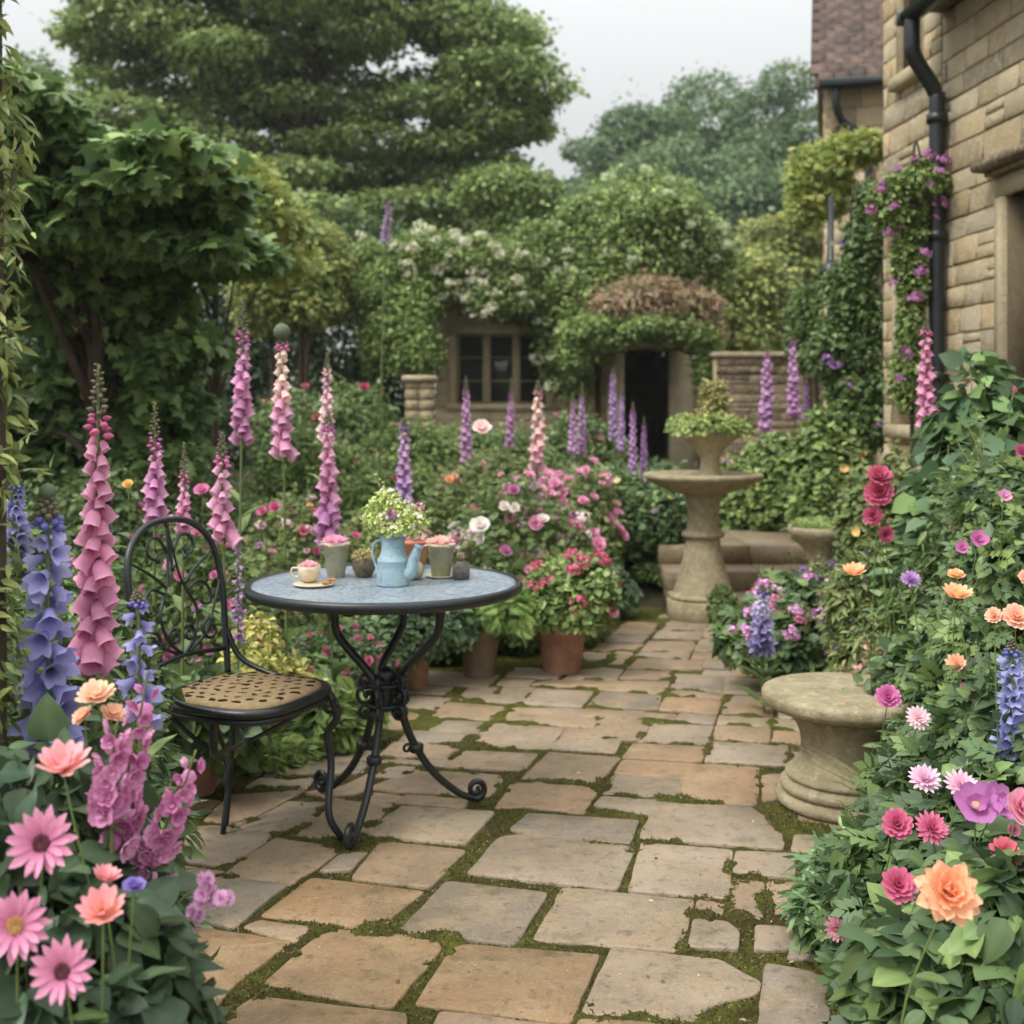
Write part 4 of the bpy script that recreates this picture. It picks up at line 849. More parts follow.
F = [[k*n+j, k*n+(j+1) % n, (k+1)*n+(j+1) % n, (k+1)*n+j] for k in range(len(rings)-1) for j in range(n)]; mb.addp(V, F+[list(range((len(rings)-1)*n, len(rings)*n))]); cush = mb.build('cushion', CUSH, chair)
mb = MB(); r = np.random.default_rng(6)
for i in range(-4, 5):
    for j in range(-4, 5):
        a_, b_ = i*.042+(j % 2)*.021+r.normal()*.003, j*.04+r.normal()*.003
        if (abs(a_)/.175)**3+(abs(b_)/.175)**3 > 1: continue
        an = r.uniform(-.6, .6)+(j % 2)*1.2; pts = []
        for q in range(8): t = q/8*6.283; rx_, ry_ = .0135*(1+.3*r.normal()), .0085*(1+.3*r.normal()); x, y = rx_*math.cos(t), ry_*math.sin(t); pts.append((x*math.cos(an)-y*math.sin(an), x*math.sin(an)+y*math.cos(an)))
        zz = .4815+.0006
        mb.addp([cp_(a_+x, b_+y, zz-.006*max(abs(a_), abs(b_))/.18) for x, y in pts]+[cp_(a_+x, b_+y, zz-.012) for x, y in pts], [list(range(8))]+[[q, (q+1) % 8, 8+(q+1) % 8, 8+q] for q in range(8)])
mb.build('cushion_pattern', CUSHD, cush)
# legs
def leg(pts, r0=.0115, r1=.008): mb = MB(); P = spline(pts, 7); V, F = tube(P, np.linspace(r0, r1, len(P)), 9); mb.add(V, F); return mb.build('leg', IRON, chair)
def rel(px, py, z=0): x, y = gnd(px, py, z); return np.array([x+.785, y-3.40, 0])
ff = rel(342, 843)
l1 = leg([cp_(.175, .165, .44), cp_(.20, .17, .40), cp_(.205, .17, .36), cp_(.175, .165, .31), cp_(.185, .17, .22), (ff*.86+up*.09), ff+up*.012], .013, .011)
leg([cp_(.03, -.19, .44), cp_(-.0, -.15, .32), rel(229, 832)*.98+up*.2, rel(223, 834)+up*0], .013, .009)
leg([cp_(-.17, -.16, .44), cp_(-.18, -.17, .2), cp_(-.2, -.19, 0)]); leg([cp_(-.15, .15, .44), cp_(-.16, .14, .2), cp_(-.17, .13, 0)])
mb = MB()
for P in ([cp_(.02, -.18, .43), cp_(.0, -.12, .35), cp_(-.03, -.05, .30), cp_(-.06, .06, .29), cp_(-.13, .14, .30)], [cp_(-.16, -.16, .42), cp_(-.1, -.1, .33), cp_(-.03, -.06, .27), cp_(-.02, -.08, .2)], [cp_(.17, .16, .43), cp_(.08, .1, .36), cp_(.0, .0, .31)]):
    V, F = tube(spline(P, 6), .007, 7); mb.add(V, F)
Q = scroll(cp_(.185, .165, .395), .030, .008, 1.2, 0, f_); V, F = tube(Q, .007, 7); mb.add(V, F)
mb.build('brace', IRON, chair)
# backrest: plane spanned by s_ and a leaning up vector
lean = .17
def bp(s, z): return cp_(-.19-lean*max(0, z-.45)-.02*math.cos(s*6), s*1.1, z)      # z absolute height
mb = MB()
hoop = spline([bp(-.185, .44), bp(-.175, .56), bp(-.195, .74), bp(-.175, .87), bp(-.10, .94), bp(0, .957), bp(.10, .94), bp(.17, .87), bp(.19, .74), bp(.175, .56), bp(.165, .46)], 8)
V, F = tube(hoop, .0105, 10); mb.add(V, F)
for sg in (-1, 1):
    V, F = tube(spline([bp(sg*.182, .60), cp_(-.17, sg*.2, .51), cp_(-.06, sg*.21, .465), cp_(.06, sg*.21, .455)], 7), .009, 8); mb.add(V, F)
V, F = tube(spline([bp(-.175, .535), bp(0, .55), bp(.175, .535)], 5), .0075, 8); mb.add(V, F); mb.build('back_frame', IRON, chair)
mb = MB()
def bsp(pts, r0=.0056, r1=.0036, n=7): P = spline([bp(a_, b_) for a_, b_ in pts], n); V, F = tube(P, np.linspace(r0, r1, len(P)), 7); mb.add(V, F)
def bscroll(s, z, r0, turns, start, r1=.006): bsp([(s+(r0+(r1-r0)*t/10)*math.cos(start+turns*6.283*t/10), z+(r0+(r1-r0)*t/10)*math.sin(start+turns*6.283*t/10)) for t in range(11)], .0062, .0045, 3)
for sg in (-1, 1):
    bsp([(0, .55), (sg*.055, .60), (sg*.075, .68), (sg*.03, .77), (sg*.012, .86), (sg*.0, .955)])         # central lyre
    bsp([(sg*.012, .86), (sg*.045, .905), (sg*.085, .90), (sg*.095, .865), (sg*.07, .845), (sg*.055, .865), (sg*.068, .876)])
    bsp([(sg*.04, .76), (sg*.09, .80), (sg*.14, .83), (sg*.178, .85)])
    bsp([(sg*.05, .74), (sg*.10, .76), (sg*.135, .73), (sg*.13, .69), (sg*.10, .69), (sg*.10, .715)])
    bsp([(sg*.02, .555), (sg*.10, .60), (sg*.15, .68), (sg*.188, .76)])
    bscroll(sg*.12, .605, .036, 1.3*sg, math.pi/2); bscroll(sg*.03, .61, .026, -1.2*sg, math.pi/2)
bsp([(0, .80), (0, .955)]); 
for (s, z, an) in ((.0, .80, 1.57), (.05, .83, .9), (-.05, .83, 2.2), (.0, .93, 1.57)):
    P = [bp(s+.028*t*math.cos(an), z+.028*t*math.sin(an)) for t in np.linspace(0, 1, 6)]; V, F = tube(np.array(P), np.array([.002, .006, .008, .007, .004, .001]), 8); mb.add(V, F)
mb.build('scrollwork', IRON, chair)

# ================================================================== THINGS ON THE TABLE
ZT = .742
def tp(px, py): x, y = gnd(px, py, ZT); return (x, y, ZT)
def vessel(name, label, cat, loc, prof, m, partname='body', n=36, group=None):
    rt = thing(name, label, cat, loc, group); mb = MB(); V, F = lathe(prof, n, cap=False); mb.add(V, F)
    k = len(prof); mb.addp(np.array([(0, 0, prof[0][1]), (0, 0, prof[-1][1])]), []) if False else None
    mb.addp(*lathe_cap(prof[0], n, True)); mb.addp(*lathe_cap(prof[-1], n, False)); mb.build(partname, m, rt); return rt
def lathe_cap(p, n, down): th = np.arange(n)*2*math.pi/n; V = [(p[0]*math.cos(t), p[0]*math.sin(t), p[1]) for t in th]; return V, [list(range(n))[::-1] if down else list(range(n))]
def pot_prof(rb, rt, h, rim=.008, rimh=.018, wall=.006):
    return [(rb*.9, 0), (rb, .002), (rb+(rt-rb)*.86, h-rimh), (rt+rim*.4, h-rimh+.001), (rt+rim, h-rimh*.6), (rt+rim, h-.003), (rt+rim-.003, h), (rt-wall, h), (rt-wall, h-.02), (rt*.6, h-.022)]
def posy(rt, z, r_, c0, c1, n=26, kind='spiky'):
    """a tight cushion of petals filling the pot mouth"""
    for i in range(5 if kind == 'spiky' else 3):
        a_ = i*2.4; q = 0 if i == 0 else r_*.45
        add_flower(rt, kind, (q*math.cos(a_), q*math.sin(a_), z+(.006 if i == 0 else 0)), (math.cos(a_)*.25, math.sin(a_)*.25, 1), r_*(.75), c0, c1)
p = vessel('flower_pot', 'tall sage green pot holding a pink carnation on the table', 'pot', tp(336, 577), pot_prof(.029, .044, .115, .004, .012), OLIVEPOT); posy(p, .11, .05, S(222, 134, 176), S(240, 180, 204))
p = vessel('flower_pot', 'sage green pot on a saucer with a pale peach bloom, right of the blue jug', 'pot', tp(441, 577), pot_prof(.031, .045, .112, .004, .012), OLIVEPOT); posy(p, .108, .05, S(240, 170, 160), S(246, 206, 196))
mb = MB(); V, F = lathe([(.02, 0), (.045, .001), (.052, .006), (.05, .008), (.04, .004), (.01, .0035)], 32); mb.add(V, F); mb.build('saucer', OLIVEPOT, p, loc=(0, 0, -.0005))
p = vessel('flower_pot', 'orange terracotta pot with a pink bloom tucked behind the blue jug', 'pot', tp(415, 568), pot_prof(.034, .046, .098, .005, .014), mat('orange_clay', S(196, 128, 92), .8, noise=[(30, .4, .7, S(170, 104, 76), .6)])); posy(p, .1, .046, S(226, 150, 160), S(244, 196, 204))
BASK = mat('speckled_stoneware', S(122, 112, 92), .9, noise=[(45, .45, .6, S(70, 62, 50), .9), (80, .5, .7, S(164, 152, 124), .6)], bump=[(60, .8)])
p = vessel('moss_bowl', 'speckled brown bowl of green moss between sage pot and blue jug', 'bowl', tp(364, 577), [(.02, 0), (.026, .003), (.038, .03), (.042, .058), (.040, .066), (.034, .066), (.03, .06)], BASK)
mb = MB(); leaves(mb, [(0, 0, .068, .036, .036, .022)], 900, .008, [S(150, 136, 74), S(112, 118, 58), S(170, 150, 90)], 'diamond', zmin=.05); mb.build('moss_mound', LEAF, p)
p = vessel('round_vase', 'small round olive vase half hidden by the blue jug spout', 'vase', tp(413, 579), [(.018, 0), (.03, .006), (.037, .025), (.034, .045), (.02, .058), (.014, .064), (.017, .068), (.012, .068)], OLIVEPOT)
# cup and saucer with biscuits
p = thing('tea_cup', 'cream cup filled with pink petals, on a saucer at the table edge', 'cup', (*tp(309, 584)[:2], ZT+.008))
mb = MB(); V, F = lathe([(.016, 0), (.02, .003), (.033, .02), (.037, .05), (.034, .05), (.03, .02), (.01, .01)], 32); mb.add(V, F); mb.build('bowl', CREAM, p)
mb = MB(); V, F = tube(spline([(-.034, 0, .042), (-.052, 0, .042), (-.056, 0, .026), (-.045, 0, .014), (-.03, 0, .016)], 6), .0035, 8); mb.add(V, F); mb.build('handle', CREAM, p); posy(p, .044, .036, S(228, 150, 160), S(242, 190, 200))
p = thing('saucer', 'shallow pink cream saucer under the tea cup', 'saucer', (*tp(314, 586)[:2], ZT)); mb = MB(); V, F = lathe([(.02, 0), (.045, .001), (.066, .0075), (.065, .0095), (.04, .0045), (.005, .004)], 40); mb.add(V, F, (1, 1, 1)); mb.build('dish', CREAM, p)
c = tp(327, 586)
for k, (dx, dy, dz) in enumerate(((.0, .0, .009), (.016, .01, .0175))):
    mb = MB(); V, F = lathe([(.012, 0), (.015, .002), (.015, .005), (.011, .008), (.004, .0085)], 14); V = V*(1+.05*np.random.default_rng(k).normal(size=V.shape)); mb.add(V, F)
    tag(mb.build('biscuit', mat('biscuit', S(150, 88, 52), .85, noise=[(120, .45, .6, S(206, 156, 110), .8)], bump=[(150, .6)]), loc=(c[0]+dx, c[1]+dy-.004, ZT+dz-.002)), ('golden biscuit lying flat on the saucer', 'crumbly biscuit leaning on top of the other biscuit')[k], 'biscuit')
p = vessel('storage_jar', 'little dented grey tin jar with knotted top, rightmost on the table', 'jar', tp(461, 579), [(.024, 0), (.028, .003), (.029, .03), (.027, .044), (.018, .05), (.017, .058), (.012, .058)], mat('pewter', S(122, 116, 108), .5, metal=.3, noise=[(50, .4, .7, S(70, 66, 60), .8)], bump=[(60, .8)]))
mb = MB()
for k in range(7): a_ = k*.9; V, F = tube(spline([(0, 0, .056), (.012*math.cos(a_), .012*math.sin(a_), .07), (.006*math.cos(a_+1), .006*math.sin(a_+1), .085)], 4), .003, 6); mb.add(V, F)
mb.build('lid', GREYPOT, p)
# blue enamel jug
jug = thing('enamel_jug', 'chalky blue enamel watering jug with side spout, at the table centre', 'jug', tp(393, 585))
mb = MB(); V, F = lathe([(.048, 0), (.052, .002), (.0525, .004), (.050, .05), (.0495, .075), (.0505, .077), (.0495, .08), (.044, .088), (.037, .105), (.036, .13), (.040, .148), (.044, .156), (.044, .16), (.041, .16), (.034, .13), (.02, .12)], 48); mb.add(V, F); mb.build('body', BLUEMET, jug)
mb = MB(); P = spline([(.035, -.01, .03), (.056, -.02, .045), (.066, -.025, .078), (.076, -.028, .108), (.082, -.03, .12)], 6); V, F = tube(P, np.linspace(.024, .0115, len(P)), 14); mb.add(V, F); V, F = tube(np.array([P[-2], P[-1]+np.array([.004, 0, .008])]), [.0125, .016], 14); mb.add(V, F); mb.build('spout', BLUEMET, jug)
mb = MB(); P = spline([(-.036, .02, .14), (-.06, .04, .13), (-.07, .045, .095), (-.055, .035, .05), (-.046, .02, .035)], 6); V, F = tube(P, .0045, 8); mb.add(V, F); mb.build('handle', BLUEMET, jug)
jb = bush('wildflower_posy', 'loose posy of tiny white flowers and green sprigs in the blue jug', 'bouquet', (jug.location[0]+.002, jug.location[1], ZT+.15), (.10, .08, .15), 1500, .016, [S(150, 168, 84), S(118, 144, 70), S(176, 186, 110)], 'ovate', seed=33, blobs=[(0, 0, .03, .05, .045, .035), (-.045, 0, .07, .045, .04, .04), (.03, 0, .07, .045, .04, .035), (-.02, 0, .105, .04, .035, .04), (.075, -.01, .055, .035, .03, .02), (0.02, 0, .03, .07, .05, .03)], flowers=[('five', 60, .007, WHITE, WHITE, .1), ('head', 3, .02, LPINK, MAG, .1), ('head', 2, .014, VIOL, PURP, .1)], stems=False)
mb = MB()
for (x, z) in ((-.05, .2), (-.03, .175), (.1, .115), (.12, .09), (.05, .14)):
    P = spline([(0, 0, -.05), (x*.5, 0, z*.5), (x, -.01, z)], 6); V, F = tube(P, .0014, 5); mb.add(V, F, S(112, 130, 66)); n = 14; t = np.linspace(.5, 1, n); i = (t*(len(P)-1)).astype(int); N = nrm(np.random.default_rng(3).normal(size=(n, 3))); X, D, Z = frames(N, rng); instance(mb, TPL['diamond'], P[i], X, D, Z, .011, pick([S(186, 196, 120), S(130, 150, 80)], n, rng))
mb.build('sprigs', LEAF, jb)
# ================================================================== BIRD BATH, URN, BOWL, PEDESTAL STOOL
bx, by = at(703, 0, 7.2)[0], 7.2
bb = thing('bird_bath', 'large stone bird bath on a turned baluster pedestal by the steps', 'bird bath', (bx, by, 0))
mb = MB(); V, F = lathe([(.22, 0), (.225, .004), (.225, .11), (.22, .115), (.205, .118)]+tor(.198, .135, .016)+[(.188, .153), (.186, .157), (.175, .19), (.17, .21), (.155, .25), (.135, .33), (.115, .42), (.105, .49), (.108, .495)]+tor(.112, .52, .022)+[(.106, .545), (.10, .57), (.098, .66), (.105, .73), (.12, .765), (.14, .775)], 44); mb.add(V, F); mb.build('pedestal', STONE, bb)
mb = MB(); V, F = lathe([(.13, .77), (.2, .79), (.28, .82), (.345, .855), (.37, .872), (.375, .885), (.365, .9), (.34, .903), (.325, .895), (.2, .86), (.05, .855)], 56); mb.add(V, F); mb.build('basin', STONE, bb)
ux = at(710, 0, 7.25)[0]
ur = thing('stone_urn', 'wide stone urn planter standing in the bird bath basin', 'urn', (ux, 7.25, .857))
mb = MB(); V, F = lathe([(.085, 0), (.09, .02), (.075, .035), (.062, .08), (.06, .13), (.075, .17), (.1, .2), (.15, .245), (.19, .275), (.2, .29), (.195, .302), (.18, .302), (.15, .28), (.03, .27)], 44); mb.add(V, F); mb.build('body', STONE, ur)
bush('trailing_plant', 'pale green cascading plant spilling over the stone urn', 'plant', (ux, 7.25, 1.13), (.24, .22, .16), 3200, .028, G_LIGHT+[S(150, 160, 90)], 'ovate', seed=41, k=10, stems=False, blobs=[(math.cos(i)*.17, math.sin(i)*.15, .05+.03*math.sin(i*3), .09, .08, .055) for i in range(12)]+[(.0, 0, .07, .16, .14, .06)])
bush('topiary_cone', 'shaggy upright green topiary in the middle of the stone urn', 'topiary', (ux+.02, 7.25, 1.15), (.1, .1, .3), 1900, .03, [S(138, 140, 74), S(112, 122, 62), S(160, 150, 90)], 'ovate', seed=42, stems=False, blobs=[(0, 0, .1, .09, .09, .08), (.01, 0, .2, .075, .075, .07), (-.01, 0, .28, .06, .06, .04), (-.05, 0, .3, .02, .02, .03), (.05, 0, .3, .02, .02, .03)])
lb = at(822, 0, 6.4)[0]
bl = thing('stone_bowl', 'low mossy stone bowl planter right of the steps', 'planter', (lb, 6.4, 0))
mb = MB(); V, F = lathe([(.13, 0), (.14, .03), (.1, .07), (.075, .2), (.07, .38), (.075, .46), (.10, .52), (.15, .57), (.185, .61), (.19, .635), (.18, .65), (.155, .645), (.05, .63)], 40); mb.add(V, F); mb.build('body', STONE, bl)
bush('bowl_grass', 'short yellow green sprouts growing in the low stone bowl', 'plant', (lb, 6.4, .63), (.16, .15, .08), 1600, .03, G_LIGHT, 'lance', seed=43, stems=False, blobs=[(0, 0, .02, .15, .14, .03)], up=.1, out=1, droop=-1)
# pedestal stool at the right front
px_, py_ = at(846, 0, 3.78)[0], 3.78
st = thing('stone_stool', 'low round stone pedestal seat at the right edge of the path', 'stone seat', (px_, py_, 0))
mb = MB(); V, F = lathe([(.2, 0), (.212, .003)]+tor(.207, .022, .02)+[(.2, .043), (.2, .046)]+tor(.196, .064, .017)+[(.188, .082), (.187, .086)]+tor(.183, .1, .012)+[(.172, .113), (.171, .117), (.155, .14), (.146, .17), (.144, .2), (.148, .23), (.16, .262), (.175, .28), (.176, .284)]+tor(.178, .295, .009)+[(.19, .306), (.2, .312)], 64); mb.add(V, F); mb.build('pedestal', STONE, st)
mb = MB(); V, F = lathe([(.19, .306), (.225, .31), (.255, .322), (.268, .335), (.272, .345), (.272, .36), (.268, .368), (.258, .373), (.25, .3745), (.1, .376), (.01, .376)], 64); mb.add(V, F); mb.build('slab_top', STONE, st)
# ================================================================== TREES AND BACKGROUND PLANTING
def crown_blobs(rx, ry, z0, z1, k, r, lo=.16, hi=.3, flat=1.0, shell=.5):
    out = []; zc = (z0+z1)/2; rz = (z1-z0)/2
    for _ in range(k):
        u = nrm(r.normal(size=3)); f = r.uniform(shell, .92); s = r.uniform(lo, hi)*min(rx, rz)
        out.append((u[0]*rx*f, u[1]*ry*f, zc+u[2]*rz*f, s*r.uniform(.9, 1.4), s*r.uniform(.9, 1.4), s*flat))
    out.append((0, 0, zc, rx*.55, ry*.55, rz*.6)); return out
def cedar_blobs(rx, ry, z0, z1, layers, per, r):
    out = []
    for l in range(layers):
        t = l/(layers-1); z = z0+(z1-z0)*t; rr = (1-.75*t**2)
        for _ in range(max(3, int(per*rr))):
            a_ = r.uniform(0, 6.28); q = r.uniform(.25, 1)*rr; s = r.uniform(.14, .26)
            out.append((q*rx*math.cos(a_), q*ry*math.sin(a_), z-.25*q+r.normal()*.3, rx*s*1.2, ry*s*1.2, (z1-z0)*.055*r.uniform(.8, 1.3)))
    for l in range(5): out.append((0, 0, z0+(z1-z0)*(l+.5)/5.4, rx*.38*(1-.1*l), ry*.38, (z1-z0)*.13))
    return out
def cedar_px(X, Y, r):
    ys = [-170, -80, 0, 60, 110, 150, 200, 250]; lo = [170, 120, 90, 70, 78, 100, 150, 200]; hi = [380, 440, 480, 535, 552, 530, 485, 410]; out = []
    for _ in range(330):
        py = r.uniform(-170, 245); a_, b_ = np.interp(py, ys, lo), np.interp(py, ys, hi); t = r.random(); t = t if r.random() < .55 else (t*.18 if t < .5 else 1-(1-t)*.18); px = a_+24+(b_-a_-48)*t; s = r.uniform(.5, 1.15)
        x, _, z = at(px, py, Y); out.append((x-X, r.uniform(-2.5, 2.5)*(1-abs(2*t-1)*.6), z-.3, s*1.1, s*1.0, s*.26))
    for py in (-60, 20, 90, 150, 200): x, _, z = at(315, py, Y); out.append((x-X, 1.2, z-.3, 2.0, 1.2, .6))
    return out
gr = 'tall trees behind the garden'
r = np.random.default_rng(101)
X, Y, _ = at(310, 0, 27)
tree('cedar_tree', 'huge dark layered tree filling the sky left of centre', (X, Y, .3), cedar_px(X, Y, r), 200000, .16, [S(104, 126, 66), S(118, 138, 74), S(90, 112, 58), S(132, 150, 84)], .42, 13.5, gr, 101, out=.35, up=.8, droop=.5)
X, Y, _ = at(30, 0, 21)
r = np.random.default_rng(102)
tree('broadleaf_tree', 'mid green tree behind the large leaved tree, far left', (X, Y, .3), crown_blobs(2.3, 2, 1.5, 7.6, 45, r), 42000, .12, [S(84, 108, 58), S(70, 96, 52), S(100, 124, 66)], .22, 6, gr, 102)
r = np.random.default_rng(103); X, Y, _ = at(532, 0, 36)
tree('broadleaf_tree', 'pale green tree filling the gap right of the huge layered tree', (X, Y, .3), crown_blobs(2.3, 2.2, 1.5, 8.4, 50, r), 36000, .16, [S(88, 112, 64), S(74, 98, 58), S(104, 128, 72)], .25, 7, gr, 103)
for i, (px, yt, Yd, rx, lab) in enumerate(((634, 62, 62, 3.3, 'rounded distant tree immediately right of the open sky'), (706, 44, 66, 5.0, 'tallest of the hazy distant trees near the house wing'), (785, 56, 60, 4.0, 'hazy distant tree touching the roof of the house wing'), (660, 140, 55, 4.2, 'lower distant tree in front of the tallest hazy trees'), (760, 150, 54, 4.4, 'lower distant tree just above the pale shrubs by the wing'), (590, 128, 70, 2.6, 'small faint treetop under the open sky'))):
    r = np.random.default_rng(110+i); X, Y, Z = at(px, yt, Yd)
    tree('broadleaf_tree', lab, (X, Y, .3), crown_blobs(rx, rx*.8, 1.0, Z-.3, 70, r, .2, .34, .8), 42000, .25, [S(78, 104, 60), S(64, 90, 54), S(92, 118, 68)], .35, Z*.7, 'distant trees', 110+i)
# near large-leaved tree at the left
r = np.random.default_rng(120); X, Y, _ = at(95, 0, 7.6); kk = 7.6/FPX
B_ = []
def edge_top(px): return float(np.interp(px, [-80, 0, 60, 120, 170, 215, 255], [80, 88, 98, 108, 128, 158, 215]))
for i in range(80):
    px = r.uniform(-60, 246); t_ = edge_top(px); py = t_+12+r.random()**.8*max(20, 250-t_); x, _, z = at(px, py, 7.6)
    B_.append((x-X, r.uniform(-1.1, .9), z, .24*r.uniform(.6, 1.4), .26, .05*r.uniform(.8, 1.5)))
for i in range(40):
    py = r.uniform(265, 480); px = r.uniform(-70, 205-.16*(py-265)); x, _, z = at(px, py, 7.6); B_.append((x-X, r.uniform(.1, .8), z, .2*r.uniform(.7, 1.2), .24, .09))
B_.append((-.15, .4, 2.2, .6, .5, .45)); B_.append((-.2, .6, 1.1, .55, .4, .6))
tree('large_leaved_tree', 'dense tree with big lobed leaves in tiers, at the left', (X, Y, 0), B_, 27000, .098, [S(88, 118, 58), S(74, 104, 52), S(108, 136, 64), S(66, 94, 48)], .09, 2.3, None, 120, 'lobed', jit=.15, up=.75, out=.55, droop=.5)
r = np.random.default_rng(121); X, Y, _ = at(215, 0, 9.5); B_ = []
for i in range(26):
    px = r.uniform(150, 268); py = 258-(px-200)*.1+r.uniform(-45, 45); x, _, z = at(px, py, 9.5); B_.append((x-X, r.uniform(-.5, .5), z-.1, .3*r.uniform(.6, 1.2), .3, .12))
tree('pale_leaved_tree', 'lighter yellow green tree with thin bare trunk, behind the large leaved tree', (X, Y, .38), B_, 9000, .09, G_YEL+G_LIGHT, .045, 1.9, None, 121, 'compound', limbs=8)
# hedge / arched dark shrubs behind the beds
def hedge(name, label, px0, px1, yt, yb, Yd, n, leaf, pal, cat='hedge', seed=1, tpl='diamond', top=None, k=40, grp=None, **kw):
    r = np.random.default_rng(seed); xm, _, _ = at((px0+px1)/2, 0, Yd); x0 = at(px0, 0, Yd)[0]; x1 = at(px1, 0, Yd)[0]; g = gz(0, Yd)-.05; zt = at(0, yt, Yd)[2]; zb = max(g, at(0, yb, Yd)[2]); B = []
    for _ in range(k):
        t = r.random(); s = min((x1-x0)*.3, (zt-zb)*.3)*r.uniform(.45, .8); zz = zb+(zt-zb)*(1-.85*r.random()**1.6)-s*.6
        B.append((x0+s+(x1-x0-2*s)*t-xm, r.uniform(-.5, .5), zz-g, s*1.2, s*1.2, s*.8))
    B.append((0, 0, zb+(zt-zb)*.42-g, (x1-x0)*.34, .5, (zt-zb)*.34))
    kw.setdefault('fuzz', .22); rt = thing(name, label, cat, (xm, Yd, g), grp); mb = MB(); leaves(mb, B, n, leaf, pal, tpl, r, **kw); mb.build('leaves', LEAF, rt)
    sb = MB()
    for q in range(4): b = B[q]; V, F = tube(spline([(b[0]*.7, b[1]*.5, -.05), (b[0]*.8, b[1]*.6, b[2]*.5), (b[0], b[1], b[2])], 4), .035, 6); sb.add(V, F)
    sb.build('trunk', BARK, rt); return rt
hedge('hedge', 'yellow green topped hedge between the cottage climber and the layered tree', 238, 352, 228, 330, 16, 20000, .08, G_YEL+G_MID, seed=131, grp='shrubs along the back', up=.9)
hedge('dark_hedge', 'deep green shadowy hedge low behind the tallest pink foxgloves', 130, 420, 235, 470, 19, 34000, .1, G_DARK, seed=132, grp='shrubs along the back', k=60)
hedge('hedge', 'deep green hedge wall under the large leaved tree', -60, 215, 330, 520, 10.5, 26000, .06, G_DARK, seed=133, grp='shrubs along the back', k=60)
hedge('shrub', 'bright yellow green domed shrub right of the cottage', 690, 792, 258, 350, 20, 16000, .1, G_YEL+G_MID, cat='shrub', seed=134, grp='shrubs along the back')
hedge('shrub', 'pale olive shrub between the domed shrub and house wing', 745, 835, 222, 345, 24, 15000, .12, G_OLIVE+G_YEL[:2], cat='shrub', seed=135, grp='shrubs along the back')
hedge('shrub', 'mid green bush over the garden wall beside the wing', 790, 850, 290, 380, 14, 9000, .07, G_MID, cat='shrub', seed=136, grp='shrubs along the back')
hedge('shrub', 'tall soft green shrub rising behind the white rose', 465, 560, 178, 300, 23, 16000, .11, G_LIGHT+G_MID, cat='shrub', seed=137, grp='shrubs along the back')
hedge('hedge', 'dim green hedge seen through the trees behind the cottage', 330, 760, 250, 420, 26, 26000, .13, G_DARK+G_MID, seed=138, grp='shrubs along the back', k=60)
# climbers on the cottage
def climber(name, label, cat, Yd, ctrs, n, leaf, pal, seed, tpl='diamond', flowers=(), stem_px=None, z0=None, **kw):
    """ctrs: (px, py, rx_px, ry_px, dy)"""
    r = np.random.default_rng(seed); X = at(sum(c[0] for c in ctrs)/len(ctrs), 0, Yd)[0]; g = gz(X, Yd) if z0 is None else z0; rt = thing(name, label, cat, (X, Yd, g)); k_ = Yd/FPX; B = []
    for (px, py, rx, ry, dy) in ctrs:
        x, _, z = at(px, py, Yd)
        B.append((x-X, dy, z-g, rx*k_*.8, min(.5, rx*k_*.7), ry*k_*.8))
        for _ in range(9): u = nrm(r.normal(size=3)); s = r.uniform(.25, .45); B.append((x-X+u[0]*rx*k_*.75, dy+u[1]*min(.4, rx*k_*.6), z-g+u[2]*ry*k_*.75, rx*k_*s, min(.35, rx*k_*s), ry*k_*s))
    kw.setdefault('fuzz', .3); kw.setdefault('depth', .5); mb = MB(); leaves(mb, B, n, leaf, pal, tpl, r, **kw); mb.build('leaves', LEAF, rt)
    sb = MB(); xs = at(stem_px or ctrs[0][0], 0, Yd)[0]-X
    for c in ctrs[:8]:
        x, _, z = at(c[0], c[1], Yd); V, F = tube(spline([(xs, .0, -.02), (xs+(x-X-xs)*.06, c[4]*.5, (z-g)*.99), (x-X, c[4], z-g)], 5), np.linspace(.028, .01, 11)*(Yd/14), 6); sb.add(V, F)
    sb.build('stem', BARK, rt)
    for (kind, cnt, s, c0, c1) in flowers:
        P, N = blob_pts(B, cnt*6, r, 0, 0); f = N[:, 1] < .3; P, N = P[f][:cnt], N[f][:cnt]; random.seed(seed)
        for p, q in zip(P, N):
            if kind == 'head': add_head(rt, p+q*s*1.1+np.array([0, -s*.8, 0]), s*r.uniform(.8, 1.3), c0, c1, 'flower')
            else: add_flower(rt, kind, p+q*s*.5, (q[0], q[1]-.6, q[2]), s*r.uniform(.7, 1.2), c0, c1)
    return rt
climber('climbing_rose', 'rambling rose with white blossom sprays over the cottage eaves', 'climbing rose', 16.6, [(385, 262, 34, 22, 0), (430, 256, 36, 24, -.1), (475, 262, 36, 22, -.1), (515, 268, 34, 24, -.1), (540, 250, 30, 26, .1), (450, 285, 30, 16, -.1), (498, 296, 38, 18, -.2)], 26000, .065, G_LIGHT+G_MID, 141, flowers=[('head', 98, .09, S(226, 222, 196), S(206, 208, 172))])
climber('climbing_vine', 'light green vine smothering the left corner of the cottage', 'climbing vine', 16.3, [(375, 290, 26, 24, 0), (392, 330, 30, 30, -.1), (415, 352, 26, 28, -.1), (420, 300, 24, 26, 0), (380, 350, 20, 26, 0)], 17000, .065, G_LIGHT+[S(96, 126, 60)], 142)
